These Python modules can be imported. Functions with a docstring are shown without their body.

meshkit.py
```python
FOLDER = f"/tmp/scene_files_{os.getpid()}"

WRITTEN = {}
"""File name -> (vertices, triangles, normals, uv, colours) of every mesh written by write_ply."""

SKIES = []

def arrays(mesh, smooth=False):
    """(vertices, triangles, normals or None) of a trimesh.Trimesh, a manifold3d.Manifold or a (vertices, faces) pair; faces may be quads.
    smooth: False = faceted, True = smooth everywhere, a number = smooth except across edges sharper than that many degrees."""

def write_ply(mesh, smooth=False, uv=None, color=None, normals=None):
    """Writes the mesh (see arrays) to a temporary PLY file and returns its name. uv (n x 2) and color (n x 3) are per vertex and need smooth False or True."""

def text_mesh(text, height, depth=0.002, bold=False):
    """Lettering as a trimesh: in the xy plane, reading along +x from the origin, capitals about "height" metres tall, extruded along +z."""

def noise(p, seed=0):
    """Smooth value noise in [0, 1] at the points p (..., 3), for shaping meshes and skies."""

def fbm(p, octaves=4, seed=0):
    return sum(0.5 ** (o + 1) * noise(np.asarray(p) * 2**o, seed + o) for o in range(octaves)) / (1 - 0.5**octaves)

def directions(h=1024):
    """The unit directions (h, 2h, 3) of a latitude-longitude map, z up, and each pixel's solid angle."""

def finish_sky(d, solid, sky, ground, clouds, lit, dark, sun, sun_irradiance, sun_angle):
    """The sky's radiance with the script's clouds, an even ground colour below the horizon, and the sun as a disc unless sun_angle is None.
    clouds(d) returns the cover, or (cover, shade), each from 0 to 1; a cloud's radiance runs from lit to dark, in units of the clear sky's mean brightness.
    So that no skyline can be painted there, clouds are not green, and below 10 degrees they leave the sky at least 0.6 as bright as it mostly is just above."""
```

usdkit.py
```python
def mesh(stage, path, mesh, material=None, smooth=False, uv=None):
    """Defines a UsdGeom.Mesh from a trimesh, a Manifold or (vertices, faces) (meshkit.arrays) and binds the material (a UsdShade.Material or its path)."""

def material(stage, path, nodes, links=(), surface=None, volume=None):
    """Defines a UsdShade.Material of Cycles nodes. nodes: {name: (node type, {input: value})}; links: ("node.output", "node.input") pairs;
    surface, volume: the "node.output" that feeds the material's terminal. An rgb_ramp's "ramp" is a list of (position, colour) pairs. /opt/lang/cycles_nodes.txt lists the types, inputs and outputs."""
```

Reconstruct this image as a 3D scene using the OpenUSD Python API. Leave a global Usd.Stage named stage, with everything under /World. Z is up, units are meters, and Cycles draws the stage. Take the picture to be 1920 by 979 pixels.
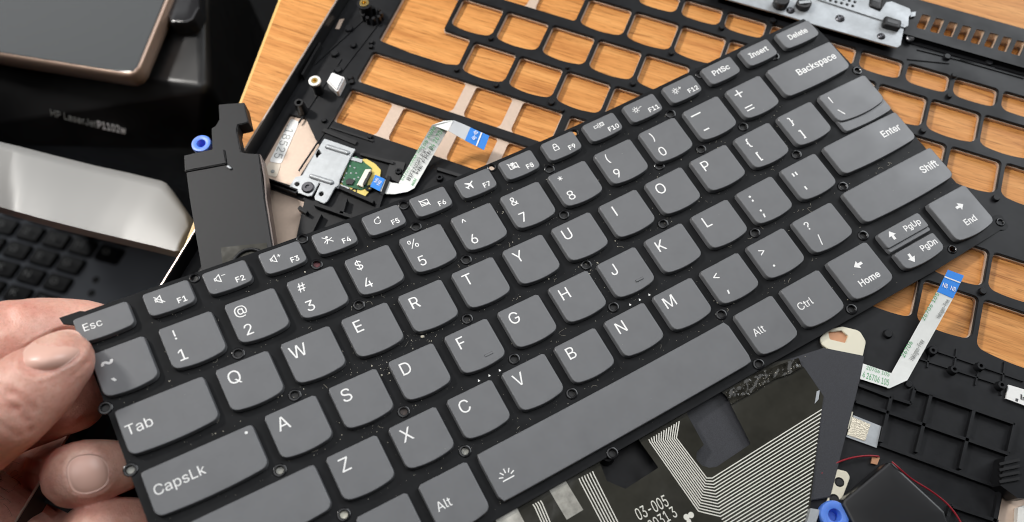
import math, random
import numpy as np, trimesh, manifold3d as m3
from shapely.geometry import Polygon, LineString, Point, MultiPolygon, box as sbox
from shapely.ops import unary_union
from shapely import affinity
from pxr import Usd, UsdGeom, UsdLux, UsdShade, Gf, Sdf, Vt
import usdkit, meshkit

stage = Usd.Stage.CreateInMemory()
UsdGeom.SetStageUpAxis(stage, UsdGeom.Tokens.z)
UsdGeom.SetStageMetersPerUnit(stage, 1.0)
UsdGeom.Xform.Define(stage, '/World')
rng = random.Random(7)
nrg = np.random.default_rng(7)

# ------------------------------------------------------------------ camera
CAM = np.array([0.066584, -0.201641, 0.254096])
RIGHT = np.array([0.928835, 0.370179, -0.015245])
DOWN = np.array([0.333828, -0.854056, -0.398933])
FWD = np.array([-0.160697, 0.365454, -0.916853])
FPX, CX, CY = 1476.63, 960.0, 489.5
cam = UsdGeom.Camera.Define(stage, '/World/camera')
cam.CreateHorizontalApertureAttr(8.918)
cam.CreateFocalLengthAttr(6.86)
cam.CreateVerticalApertureAttr(8.918 * 979 / 1920)
cam.CreateClippingRangeAttr((0.01, 50.0))
cam.CreateFStopAttr(2.3)
cam.CreateFocusDistanceAttr(0.256)
cam.CreateExposureAttr(0.0)
mat4 = Gf.Matrix4d(*RIGHT, 0, *(-DOWN), 0, *(-FWD), 0, *CAM, 1)
UsdGeom.Xformable(cam).AddTransformOp().Set(mat4)

# ------------------------------------------------------------------ lamps
def look_matrix(pos, target):
    z = np.array(pos, float) - np.array(target, float); z /= np.linalg.norm(z)
    x = np.cross([0, 0, 1.0] if abs(z[2]) < .98 else [0, 1.0, 0], z); x /= np.linalg.norm(x)
    y = np.cross(z, x)
    return Gf.Matrix4d(*x, 0, *y, 0, *z, 0, *map(float, pos), 1)

def rect_lamp(name, pos, target, w, h, power, color):
    l = UsdLux.RectLight.Define(stage, '/World/' + name)
    l.CreateWidthAttr(w); l.CreateHeightAttr(h); l.CreateIntensityAttr(power)
    l.CreateColorAttr(Gf.Vec3f(*color))
    UsdGeom.Xformable(l).AddTransformOp().Set(look_matrix(pos, target))
    return l

MID = (0.06, -0.07, 0.0)
def spot_lamp(name, pos, target, radius, power, color, cone, soft):
    l = UsdLux.SphereLight.Define(stage, '/World/' + name)
    l.CreateRadiusAttr(radius); l.CreateIntensityAttr(power); l.CreateColorAttr(Gf.Vec3f(*color))
    sh = UsdLux.ShapingAPI.Apply(l.GetPrim()); sh.CreateShapingConeAngleAttr(cone); sh.CreateShapingConeSoftnessAttr(soft)
    UsdGeom.Xformable(l).AddTransformOp().Set(look_matrix(pos, target))
spot_lamp('unseen_left_lamp', (-0.52, -0.04, 0.56), (-0.06, 0.015, 0.0), 0.05, 232.0, (1.0, .965, .92), 25.5, 1.0)  # out of view at left, placed to throw the thumb shadow rightward
rect_lamp('unseen_far_panel', (0.95, 1.45, 1.25), MID, 1.5, 1.0, 5.6, (.94, .97, 1.0))  # out of view, gives the cool sheen on the left keys
rect_lamp('unseen_overhead_panel', (-0.12, 0.18, 1.6), (-0.12, 0.18, 0.0), 1.1, 1.6, 1.95, (.98, .985, 1.0))  # out of view overhead, softens the shadows over the whole table
rect_lamp('unseen_side_panel', (-2.25, 0.82, 1.4), MID, 1.1, 1.5, 1.2, (.97, .985, 1.0))  # out of view, placed to reflect as grey in the phone screen

# ------------------------------------------------------------------ helpers
FONTS = {}
used = {}
def numbered(parent, name):
    k = (parent, name); n = used.get(k, 0); used[k] = n + 1
    return name if n == 0 else f'{name}_{n:03d}'

ORIG = {'/World': np.zeros(3)}
def keys(prim, label=None, cat=None, group=None, kind=None):
    for k, v in (('label', label), ('category', cat), ('group', group), ('kind', kind)):
        if v: prim.SetCustomDataByKey(k, v)

def thing(name, label, cat, loc=(0, 0, 0), group=None, matrix=None):
    path = '/World/' + numbered('/World', name)
    x = UsdGeom.Xform.Define(stage, path)
    if matrix is not None:
        x.AddTransformOp().Set(matrix); ORIG[path] = np.zeros(3)
    else:
        x.AddTranslateOp().Set(Gf.Vec3d(*map(float, loc))); ORIG[path] = np.array(loc, float)
    keys(x.GetPrim(), label, cat, group)
    return path

def obj(name, mesh, mat, parent='/World', smooth=False, label=None, cat=None, group=None, kind=None):
    path = parent + '/' + numbered(parent, name)
    v, f, n = meshkit.arrays(mesh, False)
    o = ORIG[parent]
    usdkit.mesh(stage, path, trimesh.Trimesh(v - o, f, process=False), mat, smooth=smooth)
    ORIG[path] = o
    keys(stage.GetPrimAtPath(path), label, cat, group, kind)
    return path

def at(px, py, z=0.0):
    """point of the horizontal plane at height z that a measured photograph position looks at"""
    d = RIGHT * ((px - CX) / FPX) + DOWN * ((py - CY) / FPX) + FWD
    return CAM + d * ((z - CAM[2]) / d[2])
def deep(px, py, depth):
    return CAM + (RIGHT * ((px - CX) / FPX) + DOWN * ((py - CY) / FPX) + FWD) * depth
def on_plane(px, py, p0, n):
    d = RIGHT * ((px - CX) / FPX) + DOWN * ((py - CY) / FPX) + FWD
    return CAM + d * (((p0 - CAM) @ n) / (d @ n))
def poly(pts, z=0.0):
    return Polygon([at(x, y, z)[:2] for x, y in pts]).buffer(0)
def zm(x0, y0, s, pts):
    return [(x0 + a * s, y0 + b * s) for a, b in pts]

def parts_of(shape):
    if shape.is_empty: return []
    return [g for g in getattr(shape, 'geoms', [shape]) if isinstance(g, Polygon) and g.area > 1e-12]
def prism(shape, z0, z1):
    """shapely area (metres) raised from z0 to z1, as one mesh"""
    ms = []
    for g in parts_of(shape):
        m = trimesh.creation.extrude_polygon(g.simplify(1e-6), z1 - z0, engine='earcut'); m.apply_translation([0, 0, z0]); ms.append(m)
    return trimesh.util.concatenate(ms)
def bevel_prism(shape, z0, z1, b=.0002):
    ms = []
    for g in parts_of(shape):
        a = trimesh.creation.extrude_polygon(g.simplify(1e-6), z1 - z0 - b, engine='earcut'); a.apply_translation([0, 0, z0]); ms.append(a)
        for q in parts_of(g.buffer(-b)):
            c = trimesh.creation.extrude_polygon(q.simplify(1e-6), b * 1.0, engine='earcut'); c.apply_translation([0, 0, z1 - b + 1e-6]); ms.append(c)
    return trimesh.util.concatenate(ms)
def rounded(shape, r, rc=0):
    s = shape.buffer(-r).buffer(r, quad_segs=6)
    return s.buffer(rc, quad_segs=6).buffer(-rc) if rc else s
def ring_points(pg, n):
    b = pg.exterior; L = b.length
    return np.array([b.interpolate(i / n * L).coords[0] for i in range(n)])
def loft(pg, levels, n=56):
    """closed solid from one outline: levels = [(offset, z), ...] from bottom to top"""
    P = ring_points(pg, n)
    if Polygon(P).exterior.is_ccw is False: P = P[::-1]
    t = np.roll(P, -1, 0) - np.roll(P, 1, 0); t /= np.linalg.norm(t, axis=1)[:, None] + 1e-12
    N = np.c_[t[:, 1], -t[:, 0]]
    c = P.mean(0); V = []; F = []
    for off, z in levels: V.append(np.c_[P + N * off, np.full(n, z)])
    k = len(levels)
    for i in range(k - 1):
        for j in range(n):
            a, b2, c2, d = i * n + j, i * n + (j + 1) % n, (i + 1) * n + (j + 1) % n, (i + 1) * n + j
            F += [[a, b2, c2], [a, c2, d]]
    top = V[-1]
    V.append(np.c_[c + (top[:, :2] - c) * .5, top[:, 2:]]); V.append(np.r_[c, levels[-1][1]][None]); 
    b0 = (k - 1) * n; i1 = k * n; ic = (k + 1) * n
    for j in range(n):
        q = (j + 1) % n
        F += [[b0 + j, b0 + q, i1 + q], [b0 + j, i1 + q, i1 + j], [i1 + j, i1 + q, ic]]
    V.append(np.r_[c, levels[0][1]][None])
    for j in range(n): F.append([(j + 1) % n, j, ic + 1])
    return trimesh.Trimesh(np.vstack(V), np.array(F), process=False)
def tube(pts, r, sides=8, closed_caps=True):
    p = np.asarray(pts, float); t = np.gradient(p, axis=0); t /= np.linalg.norm(t, axis=1)[:, None]
    ref = np.array([0, 0, 1.0]); a = np.cross(t, ref); 
    a[np.linalg.norm(a, axis=1) < 1e-6] = [1, 0, 0]; a /= np.linalg.norm(a, axis=1)[:, None]
    b = np.cross(t, a); ang = np.arange(sides) * 2 * math.pi / sides
    r = np.broadcast_to(r, len(p))
    V = p[:, None] + r[:, None, None] * (np.cos(ang)[None, :, None] * a[:, None] + np.sin(ang)[None, :, None] * b[:, None])
    F = []
    for i in range(len(p) - 1):
        for j in range(sides):
            q = (j + 1) % sides
            F += [[i * sides + j, i * sides + q, (i + 1) * sides + q], [i * sides + j, (i + 1) * sides + q, (i + 1) * sides + j]]
    V = V.reshape(-1, 3); n = len(V); V = np.vstack([V, p[0], p[-1]])
    for j in range(sides):
        q = (j + 1) % sides
        F += [[q, j, n], [(len(p) - 1) * sides + j, (len(p) - 1) * sides + q, n + 1]]
    return trimesh.Trimesh(V, np.array(F), process=False)
def spline(pts, n):
    p = np.asarray(pts, float); d = np.r_[0, np.cumsum(np.linalg.norm(np.diff(p, axis=0), axis=1))]
    from scipy.interpolate import CubicSpline
    return CubicSpline(d, p)(np.linspace(0, d[-1], n))
def lathe(profile, center, n=24):
    pr = np.array(profile, float); ang = np.arange(n) * 2 * math.pi / n
    V = np.vstack([np.c_[r * np.cos(ang), r * np.sin(ang), np.full(n, z)] for r, z in pr]); F = []
    for i in range(len(pr) - 1):
        for j in range(n):
            q = (j + 1) % n
            F += [[i * n + j, i * n + q, (i + 1) * n + q], [i * n + j, (i + 1) * n + q, (i + 1) * n + j]]
    return trimesh.Trimesh(V + np.asarray(center, float), np.array(F), process=False)
def sphere(c, r, n=14):
    return m3.Manifold.sphere(r, n).translate([float(x) for x in c])
def man_mesh(m):
    q = m.to_mesh(); return trimesh.Trimesh(np.array(q.vert_properties)[:, :3], np.array(q.tri_verts), process=False)
def hull(spheres):
    return m3.Manifold.batch_hull([sphere(c, r) for c, r in spheres])
def flat_frame(mesh, o, x, up):
    """lays a mesh drawn in the xy plane onto a plane at o with axes x and up"""
    x = np.asarray(x, float); x = x / np.linalg.norm(x); up = np.asarray(up, float); up = up - x * (up @ x); up /= np.linalg.norm(up)
    n = np.cross(x, up); v = np.asarray(mesh.vertices)
    return trimesh.Trimesh(o + v[:, :1] * x + v[:, 1:2] * up + v[:, 2:3] * n, mesh.faces, process=False)
def text(s, h, depth=.00005, bold=False, center=True):
    m = meshkit.text_mesh(s, h, depth, bold)
    if center:
        b = m.bounds; m.apply_translation([-(b[0, 0] + b[1, 0]) / 2, -h / 2, 0])
    return m

# ------------------------------------------------------------------ materials
def mat(name, base, rough=.5, metal=0., spec=.5, noise=None, bump=None, coat=0., sss=None, sheen=0., rough_noise=None):
    """plain principled material; noise=(scale, amount) varies the base, bump=(scale, distance) adds fine relief"""
    nodes = {'p': ('principled_bsdf', {'base_color': base, 'roughness': rough, 'metallic': metal, 'specular_ior_level': spec, 'coat_weight': coat, 'coat_roughness': .08})}
    links = []
    if sheen: nodes['p'][1].update({'sheen_weight': sheen})
    if sss: nodes['p'][1].update({'subsurface_weight': sss[0], 'subsurface_scale': sss[1], 'subsurface_radius': (1.0, .35, .2)})
    if noise or bump or rough_noise: nodes['g'] = ('texture_coordinate', {})
    if noise:
        nodes['n'] = ('noise_texture', {'scale': noise[0], 'detail': 5.0, 'roughness': .62})
        a = noise[1]; b = np.array(base)
        nodes['r'] = ('rgb_ramp', {'ramp': [(.25, tuple(b * (1 - a))), (.75, tuple(np.minimum(b * (1 + a), 1)))]})
        links += [('g.object', 'n.vector'), ('n.fac', 'r.fac'), ('r.color', 'p.base_color')]
    if bump:
        nodes['bn'] = ('noise_texture', {'scale': bump[0], 'detail': 3.0})
        nodes['b'] = ('bump', {'strength': .6, 'distance': bump[1]})
        links += [('g.object', 'bn.vector'), ('bn.fac', 'b.height'), ('b.normal', 'p.normal')]
    if rough_noise:
        nodes['rn'] = ('noise_texture', {'scale': rough_noise[0], 'detail': 4.0})
        nodes['rm'] = ('map_range', {'from_min': .3, 'from_max': .7, 'to_min': rough - rough_noise[1], 'to_max': rough + rough_noise[1]})
        links += [('g.object', 'rn.vector'), ('rn.fac', 'rm.value'), ('rm.result', 'p.roughness')]
    return usdkit.material(stage, '/World/Looks/' + name, nodes, links, surface='p.BSDF')

M = {}
M['keycap'] = mat('keycap', (.138, .142, .149), .38, spec=.5, noise=(140, .07), bump=(9000, .00001), rough_noise=(75, .07))
M['legend'] = mat('legend', (.86, .86, .85), .5)
M['plate'] = mat('plate', (.0085, .009, .010), .46, spec=.14, noise=(160, .35), bump=(5000, .00002), rough_noise=(90, .1))
M['boss'] = mat('boss', (.008, .008, .009), .18)
M['hole'] = mat('hole', (.004, .004, .004), .5)  # near black, standing in for the dark inside holes
M['black_plastic'] = mat('black_plastic', (.0105, .011, .0125), .42, spec=.22, noise=(220, .3), bump=(2500, .00003), rough_noise=(60, .1))
M['black_gloss'] = mat('black_gloss', (.010, .010, .011), .32, noise=(80, .25))
M['gold'] = mat('gold', (.60, .465, .37), .45, metal=.2, noise=(900, .05), bump=(6000, .00001))
M['rim'] = mat('rim', (.42, .34, .29), .35, metal=.4)
M['steel'] = mat('steel', (.40, .42, .435), .5, metal=.6, noise=(420, .1), rough_noise=(120, .12))
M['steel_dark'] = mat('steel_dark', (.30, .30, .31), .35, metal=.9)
M['screw'] = mat('screw', (.10, .10, .11), .35, metal=.8)
M['brass'] = mat('brass', (.70, .52, .20), .28, metal=.9)
M['white_plastic'] = mat('white_plastic', (.76, .75, .71), .45)
M['foam'] = mat('foam', (.74, .74, .74), .6, noise=(500, .1))
M['sticker'] = mat('sticker', (.84, .84, .82), .45)
M['sticker_clear'] = mat('sticker_clear', (.66, .58, .48), .4)
M['ink'] = mat('ink', (.05, .05, .055), .5)
M['ink_grey'] = mat('ink_grey', (.30, .31, .30), .5)
M['green_ink'] = mat('green_ink', (.10, .38, .16), .5)
M['cable_white'] = mat('cable_white', (.78, .80, .78), .35, noise=(300, .05))
M['cable_grey'] = mat('cable_grey', (.52, .53, .54), .25, metal=.4)
M['cable_blue'] = mat('cable_blue', (.02, .22, .72), .35)
M['pcb'] = mat('pcb', (.018, .115, .05), .35, noise=(900, .3))
M['pcb_yellow'] = mat('pcb_yellow', (.70, .55, .14), .4)
M['connector'] = mat('connector', (.82, .77, .66), .5)
M['rubber'] = mat('rubber', (.012, .012, .013), .5)
M['grommet'] = mat('grommet', (.09, .23, .75), .4, sss=(.15, .001))
M['speaker'] = mat('speaker', (.0105, .0112, .013), .55, spec=.3, noise=(1200, .12), bump=(7000, .00002))
M['film_black'] = mat('film_black', (.021, .022, .028), .55, noise=(4000, .55), bump=(7000, .00003))
M['membrane'] = mat('membrane', (.034, .033, .027), .13, noise=(45, .45), rough_noise=(40, .08), bump=(55, .0007))
M['crinkle'] = mat('crinkle', (.022, .021, .017), .12, noise=(500, .8), bump=(260, .0005))
M['trace'] = mat('trace', (.72, .71, .64), .4, metal=.2)
M['mirror_patch'] = mat('mirror_patch', (.40, .39, .35), .2, noise=(140, .6))  # mottled grey base stands in for a blurred reflection
M['cream_metal'] = mat('cream_metal', (.74, .70, .56), .35, metal=.4)
M['edge_brown'] = mat('edge_brown', (.10, .07, .06), .4)
M['slot_lit_tan'] = mat('slot_lit_tan', (.72, .56, .42), .5)  # paler than the gold face so shaded slot walls look lit
M['copper'] = mat('copper', (.58, .30, .17), .35, metal=.6)
M['foil'] = mat('foil', (.66, .60, .48), .3, metal=.85, noise=(2200, .35), bump=(2500, .0002))
M['red_wire'] = mat('red_wire', (.26, .010, .02), .4)
M['printer'] = mat('printer', (.0045, .0045, .005), .4, noise=(40, .3), rough_noise=(30, .12))
M['printer_text'] = mat('printer_text', (.85, .85, .86), .4)
M['phone_glass'] = mat('phone_glass', (.014, .017, .018), .05, coat=1.0)
M['rose_frame'] = mat('rose_frame', (.40, .285, .225), .36, metal=.5)
M['grey_clear'] = mat('grey_clear', (.02, .02, .022), .15)
M['silver'] = mat('silver', (.36, .358, .35), .5, metal=.25)
M['deck'] = mat('deck', (.17, .185, .21), .4)
M['deck_key'] = mat('deck_key', (.006, .006, .007), .3)
M['beige'] = mat('beige', (.40, .37, .31), .5)
M['shade_black'] = mat('shade_black', (.004, .004, .004), .7)  # shade below and beside the table put into a near-black colour
M['crumb'] = mat('crumb', (.62, .58, .48), .6)
M['hair'] = mat('hair', (.03, .025, .02), .5)
M['nail'] = mat('nail', (.80, .50, .41), .35)

def skin_material():
    nodes = {'g': ('texture_coordinate', {}),
             'n': ('noise_texture', {'scale': 85.0, 'detail': 5.0, 'roughness': .65}),
             'r': ('rgb_ramp', {'ramp': [(.28, (.66, .29, .23)), (.45, (.74, .385, .305)), (.58, (.79, .455, .365)), (.75, (.83, .55, .45))]}),
             'n3': ('noise_texture', {'scale': 900.0, 'detail': 4.0, 'roughness': .7}),
             'r3': ('rgb_ramp', {'ramp': [(.32, (.84, .77, .74)), (.5, (.98, .97, .96)), (.66, (1, 1, 1))]}),
             'x': ('mix_color', {'blend_type': 'multiply', 'fac': .75}),
             'n2': ('noise_texture', {'scale': 2200.0, 'detail': 3.0}),
             'vo': ('voronoi_texture', {'scale': 1300.0, 'feature': 'distance_to_edge'}),
             'mx': ('math', {'math_type': 'multiply_add', 'value2': .8}),
             'b': ('bump', {'strength': .7, 'distance': .00016}),
             'p': ('principled_bsdf', {'roughness': .40, 'subsurface_weight': .22, 'subsurface_scale': .0022, 'subsurface_radius': (1.0, .3, .18)})}
    return usdkit.material(stage, '/World/Looks/skin', nodes, [('g.object', 'n.vector'), ('g.object', 'n2.vector'), ('g.object', 'n3.vector'), ('g.object', 'vo.vector'), ('n.fac', 'r.fac'), ('n3.fac', 'r3.fac'), ('r.color', 'x.a'), ('r3.color', 'x.b'), ('x.result', 'p.base_color'),
        ('vo.distance', 'mx.value1'), ('n2.fac', 'mx.value3'), ('mx.value', 'b.height'), ('b.normal', 'p.normal')], surface='p.BSDF')
M['skin'] = skin_material()

def wood_material():
    ang = math.radians(-17)
    nodes = {'g': ('geometry', {}),
             'm': ('mapping', {'rotation': (0, 0, ang), 'scale': (16, 300, 1)}),
             'm2': ('mapping', {'rotation': (0, 0, ang), 'scale': (170, 2100, 1)}),
             'm3': ('mapping', {'rotation': (0, 0, ang), 'scale': (45, 900, 1)}),
             'n': ('noise_texture', {'scale': 1.0, 'detail': 6.0, 'roughness': .55, 'distortion': .35}),
             'n2': ('noise_texture', {'scale': 1.0, 'detail': 3.0, 'roughness': .6}),
             'n3': ('noise_texture', {'scale': 1.0, 'detail': 4.0, 'roughness': .6, 'distortion': .8}),
             'r': ('rgb_ramp', {'ramp': [(.28, (.48, .190, .053)), (.45, (.62, .275, .081)), (.6, (.70, .332, .106)), (.78, (.76, .39, .137))]}),
             'r2': ('rgb_ramp', {'ramp': [(.30, (.66, .60, .54)), (.42, (.93, .91, .89)), (.55, (1, 1, 1))]}),
             'r3': ('rgb_ramp', {'ramp': [(.30, (.52, .44, .37)), (.42, (.90, .88, .85)), (.52, (1, 1, 1))]}),
             'x': ('mix_color', {'blend_type': 'multiply', 'fac': .95}),
             'x2': ('mix_color', {'blend_type': 'multiply', 'fac': 1.0}),
             'b': ('bump', {'strength': .25, 'distance': .00008}),
             'p': ('principled_bsdf', {'roughness': .42, 'specular_ior_level': .2})}
    links = [('g.position', 'm.vector'), ('g.position', 'm2.vector'), ('g.position', 'm3.vector'), ('m.vector', 'n.vector'), ('m2.vector', 'n2.vector'), ('m3.vector', 'n3.vector'),
             ('n.fac', 'r.fac'), ('n2.fac', 'r2.fac'), ('n3.fac', 'r3.fac'), ('r.color', 'x.a'), ('r2.color', 'x.b'), ('x.result', 'x2.a'), ('r3.color', 'x2.b'), ('x2.result', 'p.base_color'),
             ('n2.fac', 'b.height'), ('b.normal', 'p.normal')]
    return usdkit.material(stage, '/World/Looks/wood', nodes, links, surface='p.BSDF')
M['wood'] = wood_material()
M['wood_edge'] = mat('wood_edge', (.72, .48, .16), .4)

# ------------------------------------------------------------------ setting: table and what lies under and beside it
e0, e1 = at(527, 0)[:2], at(362, 432)[:2]
ed = (e1 - e0) / np.linalg.norm(e1 - e0)
A, B = e0 - ed * .6, e1 + ed * .6
nrm = np.array([-ed[1], ed[0]]); nrm = nrm if nrm @ np.array([1, .4]) > 0 else -nrm
table = Polygon([A, B, B + nrm * 1.3, A + nrm * 1.3])
obj('table', prism(table, -.026, 0.0), M['wood'], kind='structure', label='orange wood table top with streaked grain', cat='table')
edge = Polygon([A, B, B - nrm * .0012, A - nrm * .0012])
obj('table_edging', prism(edge, -.0262, -.0004), M['wood_edge'], kind='structure', label='thin yellow banding along the left edge of the table', cat='edging')
obj('floor', prism(sbox(-2.5, -2.5, 2.5, 2.5), -.80, -.78), M['shade_black'], kind='structure', label='floor far below the table, coloured near black for shade', cat='floor')
side = Polygon([A - nrm * .012, B - nrm * .012, B - nrm * 1.2, A - nrm * 1.2])
obj('side_shelf', prism(side, -.31, -.29), M['shade_black'], kind='structure', label='low shelf beside the table, coloured near black for shade', cat='shelf')

# ------------------------------------------------------------------ the upturned laptop case on the table
ZW, ZG = .0026, .0014          # top of the black web, top of the gold face under it
case = thing('laptop_case', 'black upturned laptop palm rest case with rose gold face and empty key openings', 'laptop case', (0.05, -.02, 0))
rimA, rimB = at(629, -4, .009)[:2], at(321, 527, .009)[:2]
XL = (rimA[0] + rimB[0]) / 2
topA, topB = at(1713, 0, .0050), at(1920, 59, .0050)
YT = (topA[1] + topB[1]) / 2

def key_shape(x0, x1, y0, y1, rt, rb, bow):
    """key outline in metres: y1 top, y0 bottom, lower edge bowed outward"""
    n = 14; xs = np.linspace(x0, x1, n)
    bottom = [(x, y0 - bow * (1 - ((x - x0) / (x1 - x0) * 2 - 1) ** 2)) for x in xs]
    p = Polygon(bottom + [(x1, y1), (x0, y1)])
    low = p.buffer(-rb).buffer(rb, quad_segs=8)
    up = p.intersection(sbox(x0 - 1, (y0 + y1) / 2, x1 + 1, y1 + 1))
    up = unary_union([up.buffer(-rt).buffer(rt, quad_segs=6), p.intersection(sbox(x0 - 1, (y0 + y1) / 2 - 1e-5, x1 + 1, (y0 + y1) / 2 + (y1 - y0) * .2))])
    return unary_union([low.intersection(sbox(x0 - 1, y0 - 1, x1 + 1, (y0 + y1) / 2 + 1e-5)), up]).buffer(1e-7)

mm = .001
holes_black, holes_gold = [], []
def hole(a0, a1, b0, b1, bow=1.2, black=True, gold=True):
    s = key_shape(a0 * mm, a1 * mm, -b1 * mm, -b0 * mm, 1.3 * mm, 2.8 * mm, bow * mm)
    if black: holes_black.append(s.buffer(.24 * mm))
    if gold: holes_gold.append(s.buffer(-.04 * mm))
for i in range(-1, 11): hole(27.6 + 17.9 * i, 27.6 + 17.9 * i + 15.5, -32, -24.0, .6)
for i in range(0, 10): hole(9.1 + 19.58 * i, 26.8 + 19.58 * i, -18.6, -5.6)
for i in range(-2, 10): hole(.0 + 19.55 * i, 17.4 + 19.55 * i, -.2, 13.3)
for i in range(-1, 9): hole(-6.6 + 19.6 * i, 10.9 + 19.6 * i, 18.7, 32.3)
for i in range(2, 11): hole(-17.8 + 19.48 * i, -.3 + 19.48 * i, 37.7, 51.4, .9)
for i in range(3, 7): hole(60 + 19.5 * i - 39.6, 77.4 + 19.5 * i - 39.6, 56.6, 71.4, .8)
hole(156.7, 174.2, 56.6, 71.9, .9); hole(176.6, 205, 56.6, 74.0, 1.6)
# row of wider openings whose dividing bars are bare gold
for a0, a1 in ((-33, -14.2), (-10.5, 7.2)): hole(a0, a1, -18.6, -5.6, 1.0, black=False)
holes_black.append(rounded(sbox(-33 * mm, 5.4 * mm, 7.2 * mm, 18.6 * mm), .0013))
for a0, a1 in ((-61.8, -22.0), (-17.7, -2.4), (1.8, 17.6)): hole(a0, a1, 37.5, 52.2, .3, black=False)
holes_black.append(rounded(sbox(-62 * mm, -52.4 * mm, 18.0 * mm, -37.4 * mm), .0014))
for a0, a1 in ((-62.2, -44.6), (-40.0, -21.8), (-16.2, -1.0), (3.2, 19.0), (23.2, 38.8)): hole(a0, a1, 56.4, 72.0, .5, black=False)
holes_black.append(rounded(sbox(-62.4 * mm, -72.2 * mm, 39.5 * mm, -56.3 * mm), .0015))
iso = Polygon([(-62.8, 0), (-41, 0), (-40.4, -17.6), (-28.4, -17.9), (-28.0, -31.2), (-33, -32.6), (-48, -32.6), (-62.4, -31.5)])
iso = affinity.scale(iso, mm, mm, origin=(0, 0)).buffer(.0014, quad_segs=6).buffer(-.0028).buffer(.0014)
holes_black.append(iso); holes_gold.append(iso.buffer(-.0003))

# vent slots along the hinge edge
vents = []
for i in range(-1, 10):
    ox, oy = 25.35 * i, 6.95 * i
    q = poly([(1729.5 + ox, 26.5 + oy), (1746 + ox, 30 + oy), (1734.4 + ox, 56 + oy), (1717.5 + ox, 52 + oy)], .0050)
    vents.append(rounded(q, .0006))
vents = vents[1:]
outer = sbox(XL, -.23, .26, YT)
strip_y = at(1705, 66, .0050)[1]
strip = sbox(XL, strip_y, .26, YT)
bare = []                                       # places where only the gold face is left
bare.append(poly([(545, 218), (575, 225), (592, 262), (600, 275), (552, 352), (492, 332), (488, 318)], ZG))
bare.append(poly([(494, 350), (572, 379), (552, 470), (500, 480)], ZG))
bare.append(poly(zm(1500, 640, .3463, [(1090, 820), (1230, 850), (1230, 1000), (1055, 1000)]), ZG))
web = outer.difference(unary_union(holes_black + bare + [strip.buffer(-.0002)]))
face = outer.difference(unary_union(holes_gold + vents))
obj('gold_face', prism(face, .0003, ZG), M['gold'], case)
obj('key_web', bevel_prism(web, ZG + .00001, ZW, .00025), M['black_plastic'], case)
strip_s = strip.difference(unary_union(vents))
obj('hinge_strip', prism(strip_s, .0043, .0050), M['black_plastic'], case)
sl = trimesh.creation.box([.26 - XL, .0012, .0036]); sl.apply_translation([(.26 + XL) / 2, strip_y + .0006, .0031])
obj('strip_step', sl, M['black_plastic'], case)
sl = trimesh.creation.box([.26 - XL, .0012, .0046]); sl.apply_translation([(.26 + XL) / 2, YT + .0006, .0026])
obj('back_edge', sl, M['black_plastic'], case)
for v in vents:
    obj('vent_slot', prism(v.buffer(.0004).difference(v), .0004, .0049), M['slot_lit_tan'], case)
# left rim wall
rw = trimesh.creation.box([.0008, .42, .0088]); rw.apply_translation([XL - .0004, YT - .21, .0046])
obj('rim_wall', rw, M['black_gloss'], case)
rw = trimesh.creation.box([.0006, .42, .0005]); rw.apply_translation([XL - .0005, YT - .21, .0092])
obj('rim_edge', rw, M['rim'], case, label='thin pale gold edge of the case wall')

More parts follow.
